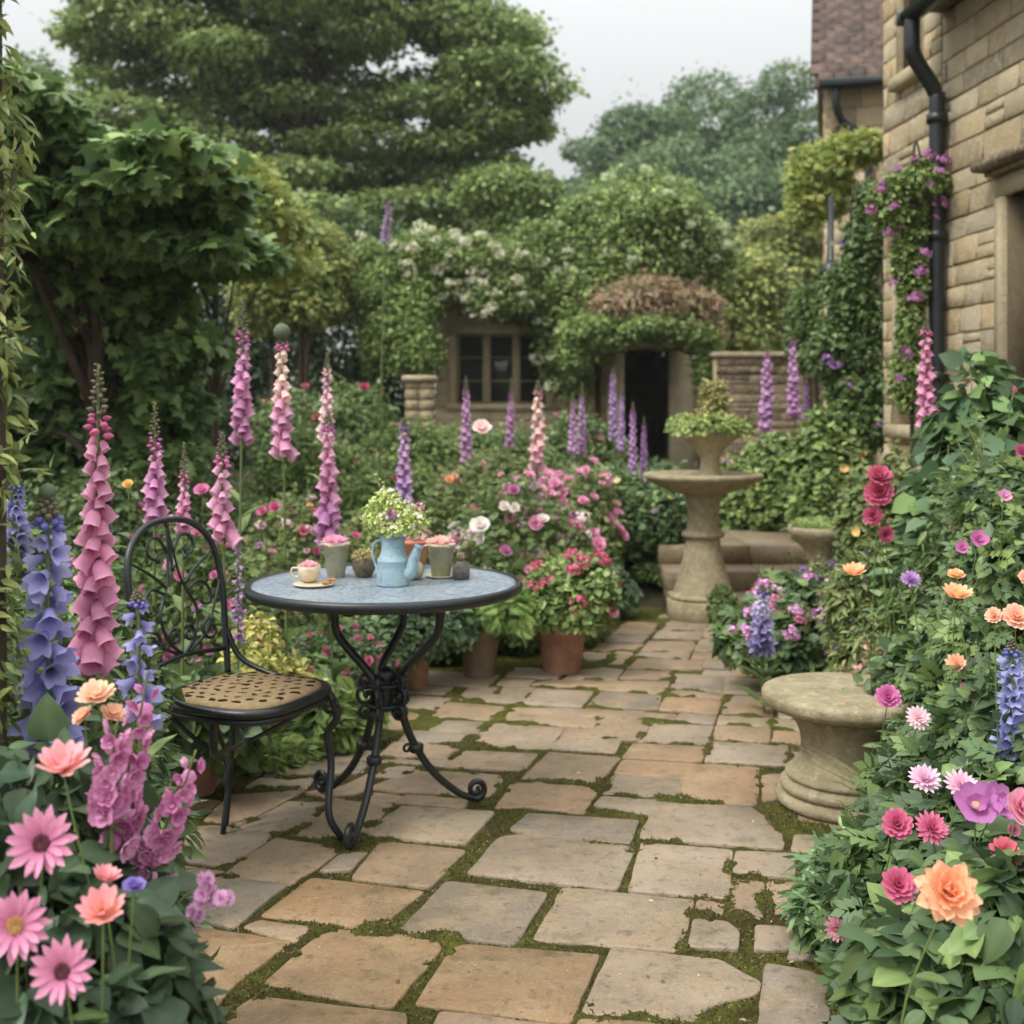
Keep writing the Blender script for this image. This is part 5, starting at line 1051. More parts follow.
climber('climbing_hydrangea', 'tall green mound of climber piled over the cottage roof', 'climbing shrub', 17.0, [(640, 212, 58, 40, .3), (645, 235, 66, 44, -.1), (598, 235, 46, 36, .0), (700, 262, 32, 36, .0), (560, 262, 34, 30, 0), (545, 300, 36, 28, -.2), (600, 290, 42, 36, -.3), (560, 340, 20, 40, -.3), (640, 265, 60, 30, -.1), (580, 330, 36, 30, -.4), (572, 372, 16, 26, -.35)], 66000, .08, G_MID+G_LIGHT+[S(120, 142, 74)], 143, stem_px=598, flowers=[('head', 45, .11, S(206, 210, 176), S(190, 200, 150))])
climber('copper_shrub', 'dusky copper leaved shrub arching above the dark doorway', 'shrub', 16.2, [(640, 300, 46, 18, 0), (680, 310, 36, 20, 0), (655, 292, 34, 16, 0), (705, 332, 18, 18, 0), (620, 312, 26, 14, 0)], 7500, .1, [S(150, 126, 96), S(160, 138, 110), S(118, 122, 74), S(132, 116, 84)], 144, tpl='lance', stem_px=700)
climber('green_climber', 'fresh green foliage framing the top of the dark doorway', 'climbing shrub', 16.0, [(596, 332, 30, 18, 0), (640, 326, 40, 13, 0), (684, 333, 28, 15, 0), (706, 358, 14, 26, 0), (576, 356, 18, 16, 0), (710, 385, 10, 22, 0)], 14000, .07, [S(104, 130, 64), S(88, 116, 58), S(122, 146, 74)], 145, stem_px=704)
# climbers on the house
climber('wisteria', 'bright green wisteria clump hanging on the corner of the wing', 'climber', 9.6, [(822, 172, 26, 26, 0), (850, 150, 26, 14, 0), (870, 148, 18, 12, 0), (808, 196, 20, 28, 0), (832, 192, 18, 20, 0)], 9000, .06, G_YEL+G_LIGHT, 151, tpl='compound', stem_px=830)
climber('clematis', 'pink flowering clematis climbing the house wall beside the downpipe', 'clematis', 7.0, [(915, 185, 32, 14, 0), (888, 205, 18, 20, 0), (922, 200, 11, 22, 0), (924, 170, 11, 8, 0), (905, 262, 12, 22, 0), (912, 285, 13, 28, 0), (914, 238, 11, 20, 0), (910, 330, 12, 26, 0), (908, 380, 18, 30, 0)], 9000, .042, G_MID+G_LIGHT, 152, tpl='ovate', flowers=[('head', 30, .042, S(206, 130, 190), S(188, 98, 178))], stem_px=912, z0=0)
climber('vine', 'lush green vine with mauve flowers between wing and house', 'vine', 8.4, [(862, 250, 18, 30, 0), (850, 300, 24, 34, 0), (845, 350, 28, 34, 0), (862, 390, 30, 28, 0), (870, 205, 14, 18, 0), (870, 320, 20, 30, 0), (858, 425, 30, 26, 0)], 14000, .048, G_MID+[S(64, 96, 54)], 153, tpl='ovate', flowers=[('head', 12, .045, S(190, 130, 206), S(160, 98, 190))], stem_px=850, z0=.3)
lp = thing('iron_post', 'slender black iron post in the vines with a lantern boss', 'post', (*at(831, 0, 8.9)[:2], gz(2, 8.9)))
mb = MB(); zt = at(0, 196, 8.9)[2]-.38; V, F = tube([(0, 0, 0), (0, 0, zt*.5), (0, 0, zt)], .022, 10); mb.add(V, F); mb.build('pole', IRON, lp)
mb = MB(); zb = at(0, 272, 8.9)[2]-.38; V, F = lathe([(.03, zb-.1), (.07, zb-.06), (.09, zb), (.07, zb+.05), (.03, zb+.09)], 10); mb.add(V, F); mb.build('boss', IRON, lp)

# ================================================================== BEDS
def BU(name, label, px, yt, Yd, wpx, n, leaf, pal, tpl='ovate', cat='shrub', group='bushes in the flower beds', flowers=(), seed=1, k=10, z=None, dep=None, yb=None, **kw):
    x, _, zt = at(px, yt, Yd); g = gz(x, Yd) if z is None else z; rx = wpx*Yd/FPX/2
    kw.setdefault('wild', 22)
    return bush(name, label, cat, (x, Yd, g), (rx, dep or rx*.8, zt-g), n, leaf, pal, tpl, group, flowers, k, seed, **kw)
def pot(label, px, pyb, wpx, hpx, m=TERRA, saucer=True):
    x, y = gnd(px, pyb); k_ = y/FPX; h = hpx*k_; rt_ = wpx*k_/2
    return vessel('plant_pot', label, 'plant pot', (x, y+rt_*.8, 0), [(rt_*.66, 0), (rt_*.68, .004), (rt_*.88, h-.045), (rt_*.95, h-.044), (rt_, h-.038), (rt_*1.0, h-.006), (rt_*.98, h), (rt_*.9, h), (rt_*.88, h-.03), (.02, h-.03)], m), (x, y+rt_*.8, h-.03), rt_
p, c, q = pot('wide terracotta pot under the red geranium, right of the grey pot', 563, 676, 56, 50)
bush('geranium', 'bushy geranium with crimson and rose heads in the terracotta pot', 'geranium', (c[0], c[1], c[2]+.02), (.25, .22, .36), 3600, .038, G_MID+G_LIGHT, 'wide', seed=201, flowers=[('head', 16, .042, RED, HOTP, .3), ('head', 9, .036, S(206, 60, 110), RED, .1)])
p, c, q = pot('tall weathered grey plant pot holding the fern', 479, 680, 46, 54, GREYPOT)
bush('fern', 'bright feathery fern arching from the grey pot', 'fern', (c[0], c[1], c[2]+.03), (.22, .2, .17), 330, .115, [S(112, 146, 66), S(92, 130, 58), S(132, 160, 78)], 'fern', seed=202, stems=False, up=.5, out=.4, droop=-.5)
p, c, q = pot('terracotta pot in the shadow behind the table legs', 412, 690, 40, 40)
bush('leafy_plant', 'grey green leafy plant trailing from the pot behind the table legs', 'plant', c, (.26, .2, .3), 3000, .035, G_BLUE, 'wide', seed=203)
p, c, q = pot('round terracotta pot behind the garden chair legs', 188, 800, 60, 52)
bush('leafy_plant', 'dark broad leaved plant in the pot behind the chair legs', 'plant', c, (.2, .2, .28), 900, .075, G_MID+G_BLUE, 'wide_hi', seed=204)
p, c, q = pot('terracotta pot under the mauve flowers right of the path', 788, 694, 44, 24)
bush('hydrangea', 'potted plant with round mauve pink flower heads, right of the path', 'hydrangea', (c[0]+.02, c[1], c[2]), (.29, .24, .38), 2600, .055, G_BLUE+G_MID, 'wide_hi', seed=205, flowers=[('head', 20, .045, S(208, 130, 194), S(226, 164, 214), .4), ('head', 7, .036, HOTP, PINK, .4)])
# rows of the left bed (front to back)
BU('golden_shrub', 'yellow green shrub with tiny pink flowers right of the chair back', 262, 640, 4.45, 95, 3600, .03, G_YEL+[S(186, 170, 80)], 'ovate', seed=211, flowers=[('rose', 5, .014, HOTP, RED)])
BU('ferny_shrub', 'soft ferny green plant just behind the chair seat', 330, 690, 4.5, 110, 800, .09, G_LIGHT+G_MID, 'fern', seed=212, stems=False)
BU('ferny_shrub', 'light green frothy plant under the chair seat by the paving', 262, 745, 4.25, 95, 900, .075, G_LIGHT, 'fern', seed=213, stems=False)
BU('leafy_shrub', 'mixed green shrub with pink buds beneath the left of the tabletop', 345, 618, 5.2, 120, 4800, .034, G_MID+G_BLUE, 'compound', seed=214, flowers=[('rose', 24, .022, PINK, HOTP), ('head', 8, .024, S(206, 110, 170), LPINK, .3)])
BU('leafy_shrub', 'dense shrub under the right of the tabletop beside the fern', 420, 600, 6.0, 130, 5200, .036, G_MID, 'compound', seed=215, flowers=[('rose', 8, .017, S(180, 80, 150), PINK)])
BU('rose_bush', 'full rose bush of pink and white blooms right of the tabletop', 520, 500, 6.4, 165, 6500, .042, G_MID, 'compound', cat='rose bush', seed=216, k=14, flowers=[('rose', 40, .038, S(214, 104, 160), S(240, 164, 200), .15), ('rose', 20, .038, S(240, 226, 214), WHITE, .2), ('rose', 20, .032, S(200, 80, 150), S(214, 120, 184), .1), ('head', 18, .045, LPINK, WHITE, .15)])
BU('rose_bush', 'taller airy rose bush topped with rosy pink blooms, left of the bird bath', 572, 462, 7.8, 130, 5200, .042, G_MID+G_OLIVE, 'compound', cat='rose bush', seed=217, k=12, flowers=[('rose', 50, .042, S(222, 110, 168), S(240, 170, 204), .35), ('head', 18, .05, S(226, 130, 184), LPINK, .4), ('rose', 6, .025, YEL, ORANGE, .5)])
BU('leafy_shrub', 'large rounded shrub with cobalt green leaves left of the bird bath pedestal', 632, 478, 8.2, 128, 7000, .048, G_BLUE+G_MID, 'wide', seed=218, k=14, flowers=[('head', 6, .03, LAV, LPINK, .5), ('five', 12, .025, YEL, S(240, 220, 130), .6), ('rose', 5, .025, HOTP, PINK, .2)])
BU('leafy_shrub', 'low dark shrub at the path edge behind the red geranium', 600, 560, 7.2, 90, 3600, .042, G_BLUE, 'wide', seed=219, flowers=[('rose', 3, .022, HOTP, PINK)])
BU('leafy_shrub', 'shrub between grey pot and red geranium', 515, 600, 6.3, 100, 3600, .038, G_MID+G_BLUE, 'wide', seed=220)
BU('rose_bush', 'sparse rose bush with magenta blooms behind the chair back', 200, 540, 5.2, 130, 4200, .036, G_MID, 'compound', cat='rose bush', seed=221, flowers=[('rose', 24, .028, MAG, PINK, .2), ('head', 12, .032, S(190, 130, 200), LPINK, .2)])
BU('leafy_shrub', 'green shrub dotted with purple left behind the chair', 255, 560, 5.6, 110, 4200, .036, G_MID+G_OLIVE, 'compound', seed=222, flowers=[('head', 14, .032, S(196, 130, 204), S(206, 150, 210), .2), ('rose', 14, .026, HOTP, PINK, .3)])
BU('leafy_shrub', 'shrub with orange and pink dots behind the cup and saucer', 305, 505, 6.6, 120, 4600, .038, G_MID+G_OLIVE, 'compound', seed=223, flowers=[('rose', 20, .03, PINK, HOTP, .3), ('head', 10, .034, LPINK, WHITE, .3), ('rose', 4, .024, ORANGE, YEL, .4)])
BU('leafy_shrub', 'pale meadow green shrub behind the blue jug', 385, 500, 7.2, 130, 5000, .04, G_LIGHT+G_OLIVE, 'compound', seed=224, flowers=[('rose', 8, .024, PINK, LPINK, .4), ('rose', 5, .02, RED, HOTP, .4)])
BU('leafy_shrub', 'green shrub with salmon blooms behind the right of the tabletop', 462, 495, 7.4, 110, 4600, .04, G_OLIVE+G_MID, 'compound', seed=225, flowers=[('rose', 9, .026, S(220, 130, 120), PEACH, .4), ('rose', 6, .024, HOTP, PINK, .3), ('rose', 5, .03, YEL, ORANGE, .4)])
BU('leafy_shrub', 'mid green shrub left of the pale two toned foxglove', 205, 470, 7.8, 140, 5000, .045, G_MID, 'compound', seed=226, flowers=[('rose', 8, .03, HOTP, PINK, .5)])
BU('leafy_shrub', 'broad soft green shrub at mid bed below the hedge', 315, 432, 9.6, 150, 6000, .05, G_LIGHT+G_MID, 'ovate', seed=227, flowers=[('rose', 7, .034, HOTP, RED, .5)])
BU('leafy_shrub', 'broad fresh green shrub in front of the stone pier', 405, 420, 10.4, 150, 6000, .052, G_LIGHT+G_MID, 'ovate', seed=228, flowers=[('rose', 6, .036, HOTP, PINK, .5)])
BU('leafy_shrub', 'low wide shrub beneath the cottage window', 495, 425, 11.2, 150, 6000, .055, G_MID, 'ovate', seed=229)
BU('leafy_shrub', 'dark green shrub between cottage window and doorway', 580, 425, 12.2, 110, 5000, .055, G_MID+G_DARK[:1], 'ovate', seed=230, flowers=[('rose', 4, .034, MAG, PINK, .5)])
BU('leafy_shrub', 'feathery green shrub in front of the dark doorway', 640, 462, 10.5, 130, 5000, .05, G_MID+G_BLUE, 'ovate', seed=231, flowers=[('rose', 6, .03, PINK, MAG, .5)])
BU('leafy_shrub', 'weedy green shrub below the large leaved tree', 95, 478, 6.8, 200, 6000, .05, G_MID+G_DARK[:1], 'ovate', seed=232, flowers=[('rose', 6, .03, MAG, PINK, .5)])
BU('leafy_shrub', 'grey green shrub rising behind the stone pier', 330, 392, 13.5, 150, 6000, .06, G_MID, 'ovate', seed=233, flowers=[('rose', 3, .06, HOTP, RED, .7)])
BU('leafy_shrub', 'tangled green shrub behind the blue delphiniums', 60, 560, 4.6, 190, 5000, .045, G_MID+G_DARK[:1], 'ovate', seed=234, flowers=[('head', 6, .03, MAG, PINK, .3)])
BU('leafy_shrub', 'mid bed green shrub below the orange blooms', 480, 452, 9.0, 130, 5000, .048, G_MID+G_OLIVE, 'compound', seed=235, flowers=[('rose', 8, .03, PINK, LPINK, .5)])
BU('leafy_shrub', 'grassy green shrub behind the violet foxglove', 400, 458, 8.6, 130, 5000, .046, G_MID+G_LIGHT, 'compound', seed=236, flowers=[('rose', 5, .028, HOTP, RED, .5)])
# right bed
BU('leafy_shrub', 'small low green clump tucked left of the bird bath foot', 662, 566, 7.9, 62, 2200, .04, G_MID, 'ovate', seed=252, stems=False)
BU('leafy_shrub', 'big rounded glossy shrub behind the stone steps', 770, 440, 9.0, 110, 8000, .055, G_MID+G_LIGHT, 'wide', seed=241, k=14, flowers=[('head', 8, .04, S(206, 150, 200), LPINK, .7)])
BU('leafy_shrub', 'yellow tinged broad shrub left of the vine covered wall', 830, 422, 8.2, 100, 7000, .055, G_LIGHT+G_MID, 'wide', seed=242, k=14, flowers=[('five', 7, .03, YEL, YEL, .6)])
BU('leafy_shrub', 'shrub with tiny yellow flowers left of the low stone bowl', 885, 470, 6.2, 95, 6000, .045, G_MID+G_OLIVE, 'wide', seed=243, k=12, flowers=[('five', 8, .022, YEL, YEL, .6)])
BU('clematis_shrub', 'large glossy dark leaved shrub against the house wall', 985, 388, 4.7, 190, 3000, .085, [S(66, 98, 60), S(56, 86, 54), S(96, 130, 62), S(78, 108, 70)], 'wide', cat='shrub', seed=244, k=16, flowers=[('rose', 4, .03, MAG, HOTP, .3)], droop=.8)
BU('lavender_clump', 'loose clump of purple flowers below the low stone bowl', 820, 560, 5.9, 80, 3000, .04, G_OLIVE+G_BLUE, 'lance', cat='lavender', seed=245, flowers=[('head', 14, .028, VIOL, S(160, 120, 200), .4)])
BU('leafy_shrub', 'fluffy green plant with small yellow flower beside the steps', 775, 585, 5.7, 60, 2600, .032, G_LIGHT+G_MID, 'ovate', seed=246, flowers=[('five', 3, .024, YEL, YEL, .7)])
BU('meadow_plant', 'airy tangle of feathery green stems behind the stone stool', 880, 560, 4.9, 120, 4200, .055, G_MID+G_OLIVE, 'lance', seed=247, k=12, flowers=[('head', 8, .02, LAV, PURP, .4)])
BU('meadow_plant', 'fine leaved green plant under the large glossy shrub', 960, 500, 4.2, 170, 5200, .05, G_MID+G_DARK[:1], 'lance', seed=248, k=14, flowers=[('head', 5, .024, MAG, PINK, .4)])
BU('heather', 'small mound of bronze pink heather behind the stone stool', 868, 655, 4.15, 74, 2600, .022, [S(120, 112, 66), S(96, 104, 56), S(148, 110, 84)], 'ovate', cat='heather', seed=249, flowers=[('five', 26, .009, PINK, LPINK, .4)])
BU('leafy_shrub', 'mid green shrub with salmon buds right of the heather', 960, 620, 3.7, 180, 3800, .05, G_MID+G_BLUE, 'ovate', seed=250, k=14)
BU('leafy_shrub', 'trailing greenery at the foot of the bird bath', 722, 585, 7.0, 34, 900, .028, G_MID, 'ovate', seed=251, stems=False)
for lab, px, yt, Yd, s in (('tuft of thin grass sprouting beside the stone stool', 912, 768, 3.55, 261), ('thin grass blades bending between the stool and the dahlias', 925, 700, 3.4, 262)):
    x, _, zt = at(px, yt, Yd); rt = thing('grass_tuft', lab, 'grass tuft', (x, Yd, 0), 'grass tufts'); rr = np.random.default_rng(s); n = 60; a_ = rr.random(n)*6.28
    D = nrm(np.stack([np.cos(a_)*.5, np.sin(a_)*.5, .6+rr.random(n)], -1)); Zn = nrm(np.stack([-np.cos(a_), -np.sin(a_), np.ones(n)*.6], -1)); Xn = nrm(np.cross(D, Zn)); Zn = np.cross(Xn, D)
    mb = MB(); instance(mb, T_blade(.018, .55), np.stack([rr.normal(size=n)*.03, rr.normal(size=n)*.03, np.zeros(n)], -1), Xn, D, Zn, zt*(.45+.5*rr.random(n)), pick(G_LIGHT+G_OLIVE, n, rr)); mb.build('blades', LEAF, rt)
# ================================================================== FLOWER SPIKES
FG = 'foxgloves in the left bed'
D1, D2, D3 = S(206, 84, 142), S(222, 112, 164), S(232, 140, 182)
pk = [S(212, 84, 148), S(220, 100, 158), S(226, 118, 170)]
spike('foxglove', 'nearest tall rose pink foxglove, its brown tip above the chair back', 'foxglove', FG, 2.1, 98, 364, 436, 650, 60, pk, n=44, lean=.03)
spike('foxglove', 'small magenta foxglove second from the left, behind the chair', 'foxglove', FG, 3.6, 155, 402, 452, 512, 34, [S(206, 92, 172), S(222, 120, 186)])
spike('foxglove', 'smallest pink foxglove just left of the chair back top', 'foxglove', FG, 3.9, 184, 442, 482, 524, 24, [S(214, 104, 160), S(226, 136, 180)])
spike('foxglove', 'stout pink foxglove right above the chair back hoop', 'foxglove', FG, 3.9, 222, 432, 466, 530, 38, [S(220, 116, 168), S(230, 146, 188)])
spike('foxglove', 'very tall orchid pink foxglove with long green tip', 'foxglove', FG, 4.6, 243, 296, 345, 432, 34, [S(206, 100, 168), S(214, 124, 182)])
spike('foxglove', 'tall foxglove fading from peach to pink under a round green seed head', 'foxglove', FG, 4.5, 282, 332, 350, 446, 32, [S(216, 116, 172), S(224, 138, 180), S(238, 186, 178), S(240, 206, 180)], ball=9)
spike('foxglove', 'narrow foxglove with pale cream pink bells beside the round headed one', 'foxglove', FG, 5.2, 327, 352, 376, 432, 22, [S(240, 200, 196), S(232, 170, 190)])
spike('foxglove', 'long magenta pink foxglove rising behind the pink carnation pot', 'foxglove', FG, 4.9, 328, 410, 432, 535, 34, [S(196, 92, 176), S(214, 112, 172), S(222, 136, 180)])
spike('foxglove', 'violet foxglove standing directly behind the blue jug', 'foxglove', FG, 6.2, 404, 418, 430, 505, 24, [S(168, 110, 196), S(190, 128, 196), S(200, 142, 200)])
spike('foxglove', 'slim purple foxglove in front of the cottage window left side', 'foxglove', FG, 9.0, 466, 376, 395, 462, 18, [S(202, 132, 194), S(206, 140, 198)])
spike('foxglove', 'faint mauve foxglove in front of the cottage window right side', 'foxglove', FG, 10.5, 511, 378, 400, 440, 15, [S(190, 112, 182)])
spike('foxglove', 'peach pink foxglove right of the white long stemmed rose', 'foxglove', FG, 6.9, 538, 380, 395, 462, 24, [S(226, 150, 168), S(236, 180, 174), S(240, 200, 180)])
spike('foxglove', 'lower magenta foxglove below the peach pink one', 'foxglove', FG, 7.3, 536, 452, 462, 500, 20, [S(196, 98, 176)])
spike('foxglove', 'lilac foxglove pair member left of the doorway pillar', 'foxglove', FG, 9.5, 573, 392, 408, 450, 13, [S(200, 136, 200)])
spike('foxglove', 'lilac foxglove nearest the doorway pillar with taller tip', 'foxglove', FG, 9.6, 582, 382, 402, 450, 14, [S(200, 136, 200)])
spike('foxglove', 'violet foxglove against the pale left doorway jamb', 'foxglove', FG, 10.6, 613, 368, 378, 436, 13, [S(178, 128, 196)])
spike('foxglove', 'violet foxglove beside the pale left doorway jamb, slightly shorter', 'foxglove', FG, 10.2, 622, 388, 400, 448, 11, [S(182, 130, 198)])
spike('foxglove', 'bright purple foxglove in front of the dark doorway, taller of two', 'foxglove', FG, 9.7, 633, 402, 416, 474, 14, [S(196, 120, 204), S(202, 134, 208)])
spike('foxglove', 'bright purple foxglove in front of the dark doorway, shorter of two', 'foxglove', FG, 9.8, 644, 416, 430, 474, 11, [S(194, 122, 204)])
spike('foxglove', 'left foxglove of the pair before the brown garden wall', 'foxglove', 'foxgloves by the garden wall', 10.2, 767, 342, 358, 424, 21, [S(194, 122, 192), S(200, 134, 196)], n=46)
spike('foxglove', 'right foxglove of the pair before the brown garden wall', 'foxglove', 'foxgloves by the garden wall', 10.2, 793, 330, 346, 412, 19, [S(196, 124, 194), S(202, 136, 198)], n=46)
spike('foxglove', 'fading dusky foxglove right of the garden wall pair', 'foxglove', 'foxgloves by the garden wall', 10.4, 806, 372, 385, 425, 12, [S(150, 90, 160)])
spike('foxglove', 'vivid pink foxglove against the house, left of the downpipe foot', 'foxglove', None, 4.9, 926, 322, 335, 418, 27, [S(222, 110, 170), S(214, 100, 160)])
spike('delphinium', 'pale mauve spire rising above the white roses on a thin bare stem', 'delphinium', None, 8.0, 388, 196, 205, 240, 11, [S(168, 130, 180)], kind='bell', leafy=False)
BL = [S(98, 100, 190), S(112, 114, 202), S(132, 134, 212)]
spike('bellflower', 'large lavender blue bellflower with green domed tip at the left edge', 'bellflower', 'blue bellflowers', 1.95, 48, 492, 528, 742, 70, BL, kind='bell', ball=9, n=30)
spike('bellflower', 'short lavender blue bellflower in front of the chair back', 'bellflower', 'blue bellflowers', 1.9, 138, 590, 606, 712, 44, [S(108, 104, 196), S(122, 118, 208)], kind='bell', n=14)
spike('bellflower', 'blurred blue spire at the very left behind the domed one', 'bellflower', 'blue bellflowers', 2.9, 16, 470, 490, 570, 34, [S(88, 92, 160), S(110, 112, 184)], kind='bell', n=40)
spike('bellflower', 'low violet blue bellflower at the left edge under the domed one', 'bellflower', 'blue bellflowers', 2.2, 8, 600, 640, 790, 40, [S(96, 86, 168), S(110, 100, 186)], kind='bell', n=30)
spike('delphinium', 'blue delphinium at the right edge beside the orange blooms', 'delphinium', None, 2.7, 1012, 640, 655, 765, 40, [S(102, 112, 196), S(124, 134, 210), S(140, 150, 216)], kind='bell', n=46)
spike('delphinium', 'two toned lavender delphinium beside the potted mauve flowers', 'delphinium', None, 4.95, 762, 585, 594, 648, 27, [S(96, 88, 180), S(150, 140, 206), S(196, 190, 220)], kind='bell', n=44)
spike('bellflower', 'thin lilac bell spire left of the tabletop edge', 'bellflower', None, 4.2, 238, 540, 552, 640, 16, [S(178, 110, 190), S(196, 140, 204)], kind='bell', n=26)
# arching snapdragons
def snap(label, Yd, pts, seed, sizes=.027, side=.034):
    rr = np.random.default_rng(seed); W = [np.array(at(px, py, Yd)) for px, py in pts]; b = W[0].copy(); rt = thing('snapdragon', label, 'snapdragon', (b[0], b[1], 0), 'pink snapdragons')
    P = spline([(0, 0, 0)]+[tuple(q-np.array([b[0], b[1], 0])) for q in W], 6); mb = MB(); V, F = tube(P, np.linspace(.004, .0015, len(P)), 6); mb.add(V, F, S(104, 112, 64)); mb.build('stem', STEM, rt)
    i0 = 6; n = int((len(P)-i0)*.95)
    for i in range(n):
        t = i/n; p = P[int(i0+t*(len(P)-1-i0))]; a_ = i*2.4
        for kk_ in range(2 if t < .75 else 1):
            d = np.array([math.cos(a_+kk_*2), math.sin(a_+kk_*2), -.15+rr.normal()*.3]); c = [S(214, 126, 180), S(206, 110, 172), S(224, 150, 194)][rr.integers(3)]
            s = sizes*(1.1-.5*t)*rr.uniform(.8, 1.15)
            o = put('floret', flower_mesh('six', tuple(np.array(c)*.85), c, i % 3), rt); o.matrix_local = Matrix.Translation(p+d*side*.55*(1-.4*t)) @ orient((d[0], d[1]-.3, d[2]-.2), rr.uniform(0, 6)) @ Matrix.Scale(s*.75, 4)
snap('pink snapdragon arching beside the peach daisies, its tallest flowers below the blue bells', 1.72, [(128, 860), (122, 820), (128, 770), (140, 715), (148, 670)], 301)
snap('outer snapdragon leaning right over the paving by the chair leg', 1.7, [(150, 880), (158, 850), (170, 815), (184, 785), (196, 750)], 302, .025)
snap('inner snapdragon with large mauve pink lips at the left of the pair', 1.66, [(112, 840), (108, 800), (112, 755), (118, 720)], 303, .028)
x, y, z = at(205, 905, 1.66); rt = thing('phlox', 'wispy lilac pink flower sprays reaching out over the flagstones', 'phlox', (at(120, 0, 1.62)[0], 1.62, 0))
for (px, py) in ((188, 930), (218, 895), (204, 884), (196, 910)):
    q = np.array(at(px, py, 1.66))-np.array(rt.location); P = spline([(0, 0, 0), (0.01, 0, .3), (q[0]*.5, q[1], q[2]*.9), tuple(q)], 6); mb = MB(); V, F = tube(P, np.linspace(.003, .0012, len(P)), 5); mb.add(V, F, S(88, 100, 58)); mb.build('stem', STEM, rt)
    for j in range(4): add_flower(rt, 'spiky', q+rng.normal(size=3)*.007, (rng.normal(), -1, .5+rng.normal()*.5), .013, S(196, 120, 184), S(230, 178, 214))

# ================================================================== FOREGROUND FLOWERS AND LEAVES
def stem_to(rt, q, base=(0, 0, 0), r0=.0024, col=S(98, 118, 60)):
    q = np.array(q); b = np.array(base); m = (b+q)/2+np.array([rng.normal()*.035, rng.normal()*.02, .03]); P = spline([tuple(b), tuple(m), tuple(q)], 7); mb = MB(); V, F = tube(P, np.linspace(r0, r0*.6, len(P)), 6); mb.add(V, F, col); return mb.build('stem', STEM, rt)
def single(name, label, cat, px, py, Yd, rpx, kind, c0, c1, axis, centre=None, group=None, leafn=5, seed=1, bx=None, extra=()):
    """one flowering plant: stem(s), a few leaves and the bloom(s)"""
    q = np.array(at(px, py, Yd)); gx = q[0]+(.02 if bx is None else bx); by_ = Yd+.04; rt = thing(name, label, cat, (gx, by_, 0), group); rr = np.random.default_rng(seed); random.seed(seed)
    for (dx, dy, dr, ax) in [(0, 0, 1, axis)]+list(extra):
        w_ = np.array(at(px+dx, py+dy, Yd)); l = w_-np.array([gx, by_, 0]); s = rpx*dr*Yd/FPX; ax_ = Vector(ax).normalized()
        stem_to(rt, l-np.array(ax_)*s*.08); add_flower(rt, kind, l, ax_, s, c0, c1, centre)
        cm = MB(); n = 9; a_ = np.arange(n)*.7; N = np.tile(np.array([list(-ax_)]), (n, 1)); Q = np.array(orient(ax_).to_3x3()); D = np.stack([np.cos(a_), np.sin(a_), np.full(n, .35)], -1)@Q.T; Z = nrm(N+D*.3); X = nrm(np.cross(D, Z)); Z = np.cross(X, D)
        instance(cm, TPL['ovate'], np.tile(l-np.array(ax_)*s*.1, (n, 1)), X, nrm(D), Z, s*.38, pick(G_MID, n, rr)); cm.build('sepals', LEAF, rt)
    l = q-np.array([gx, by_, 0]); n = leafn; t = rr.uniform(.35, .85, n); a_ = rr.random(n)*6.28; D = nrm(np.stack([np.cos(a_), np.sin(a_)-.2, .15+.3*rr.random(n)], -1)); Z = nrm(np.stack([-np.cos(a_)*.2, -np.sin(a_)*.2, np.ones(n)], -1)); X = nrm(np.cross(D, Z)); Z = np.cross(X, D)
    lm = MB(); instance(lm, TPL['ovate_hi'], t[:, None]*l, X, D, Z, .06*rr.uniform(.7, 1.3, n), pick(G_BLUE+G_MID, n, rr)); lm.build('leaves', LEAF, rt); return rt
DG = 'pink daisies at the left front'
DP0, DP1 = S(190, 70, 130), S(232, 146, 186)
MAR = S(96, 26, 44); GOLD = S(176, 122, 40)
single('daisy', 'large pink daisy with maroon centre, highest of the three open ones', 'daisy', 42, 843, 1.5, 33, 'daisy', DP0, DP1, (.05, -1, .35), MAR, DG, seed=1)
single('daisy', 'large pink daisy with golden centre cut by the left edge', 'daisy', 16, 925, 1.42, 33, 'daisy', DP0, DP1, (.15, -1, .3), GOLD, DG, seed=2)
single('daisy', 'large pink daisy with maroon centre, lowest in the left corner', 'daisy', 63, 971, 1.4, 31, 'daisy', DP0, DP1, (-.05, -1, .35), MAR, DG, seed=3)
single('daisy', 'salmon pink daisy seen from the side above the pink daisies', 'daisy', 63, 770, 1.55, 30, 'gerbera_cup', S(240, 160, 120), S(238, 168, 184), (.1, -.4, 1), None, DG, seed=4)
single('daisy', 'salmon daisy with yellow heart, right of the lowest pink daisy', 'daisy', 103, 914, 1.45, 27, 'gerbera_cup', S(236, 170, 90), S(236, 144, 166), (.1, -.6, 1), GOLD, DG, seed=5)
single('daisy', 'small half open salmon bud above the yellow hearted daisy', 'daisy', 104, 880, 1.5, 17, 'gerbera_cup', S(226, 130, 120), S(238, 160, 170), (.4, -.1, 1), None, DG, seed=6)
single('peach_flower', 'cluster of peach blooms right of the blue domed bellflower', 'daisy', 96, 697, 1.75, 20, 'dahlia', S(246, 190, 140), S(244, 206, 176), (0, -.4, 1), None, None, seed=7, extra=((16, 18, .7, (.5, -.3, 1)), (-12, 20, .6, (-.5, -.5, .8))))
single('bellflower_bud', 'single violet bud drooping between the salmon daisies', 'bud', 134, 888, 1.5, 12, 'rose', S(120, 96, 180), S(132, 110, 196), (.2, -.3, 1), None, None, seed=8, leafn=2)
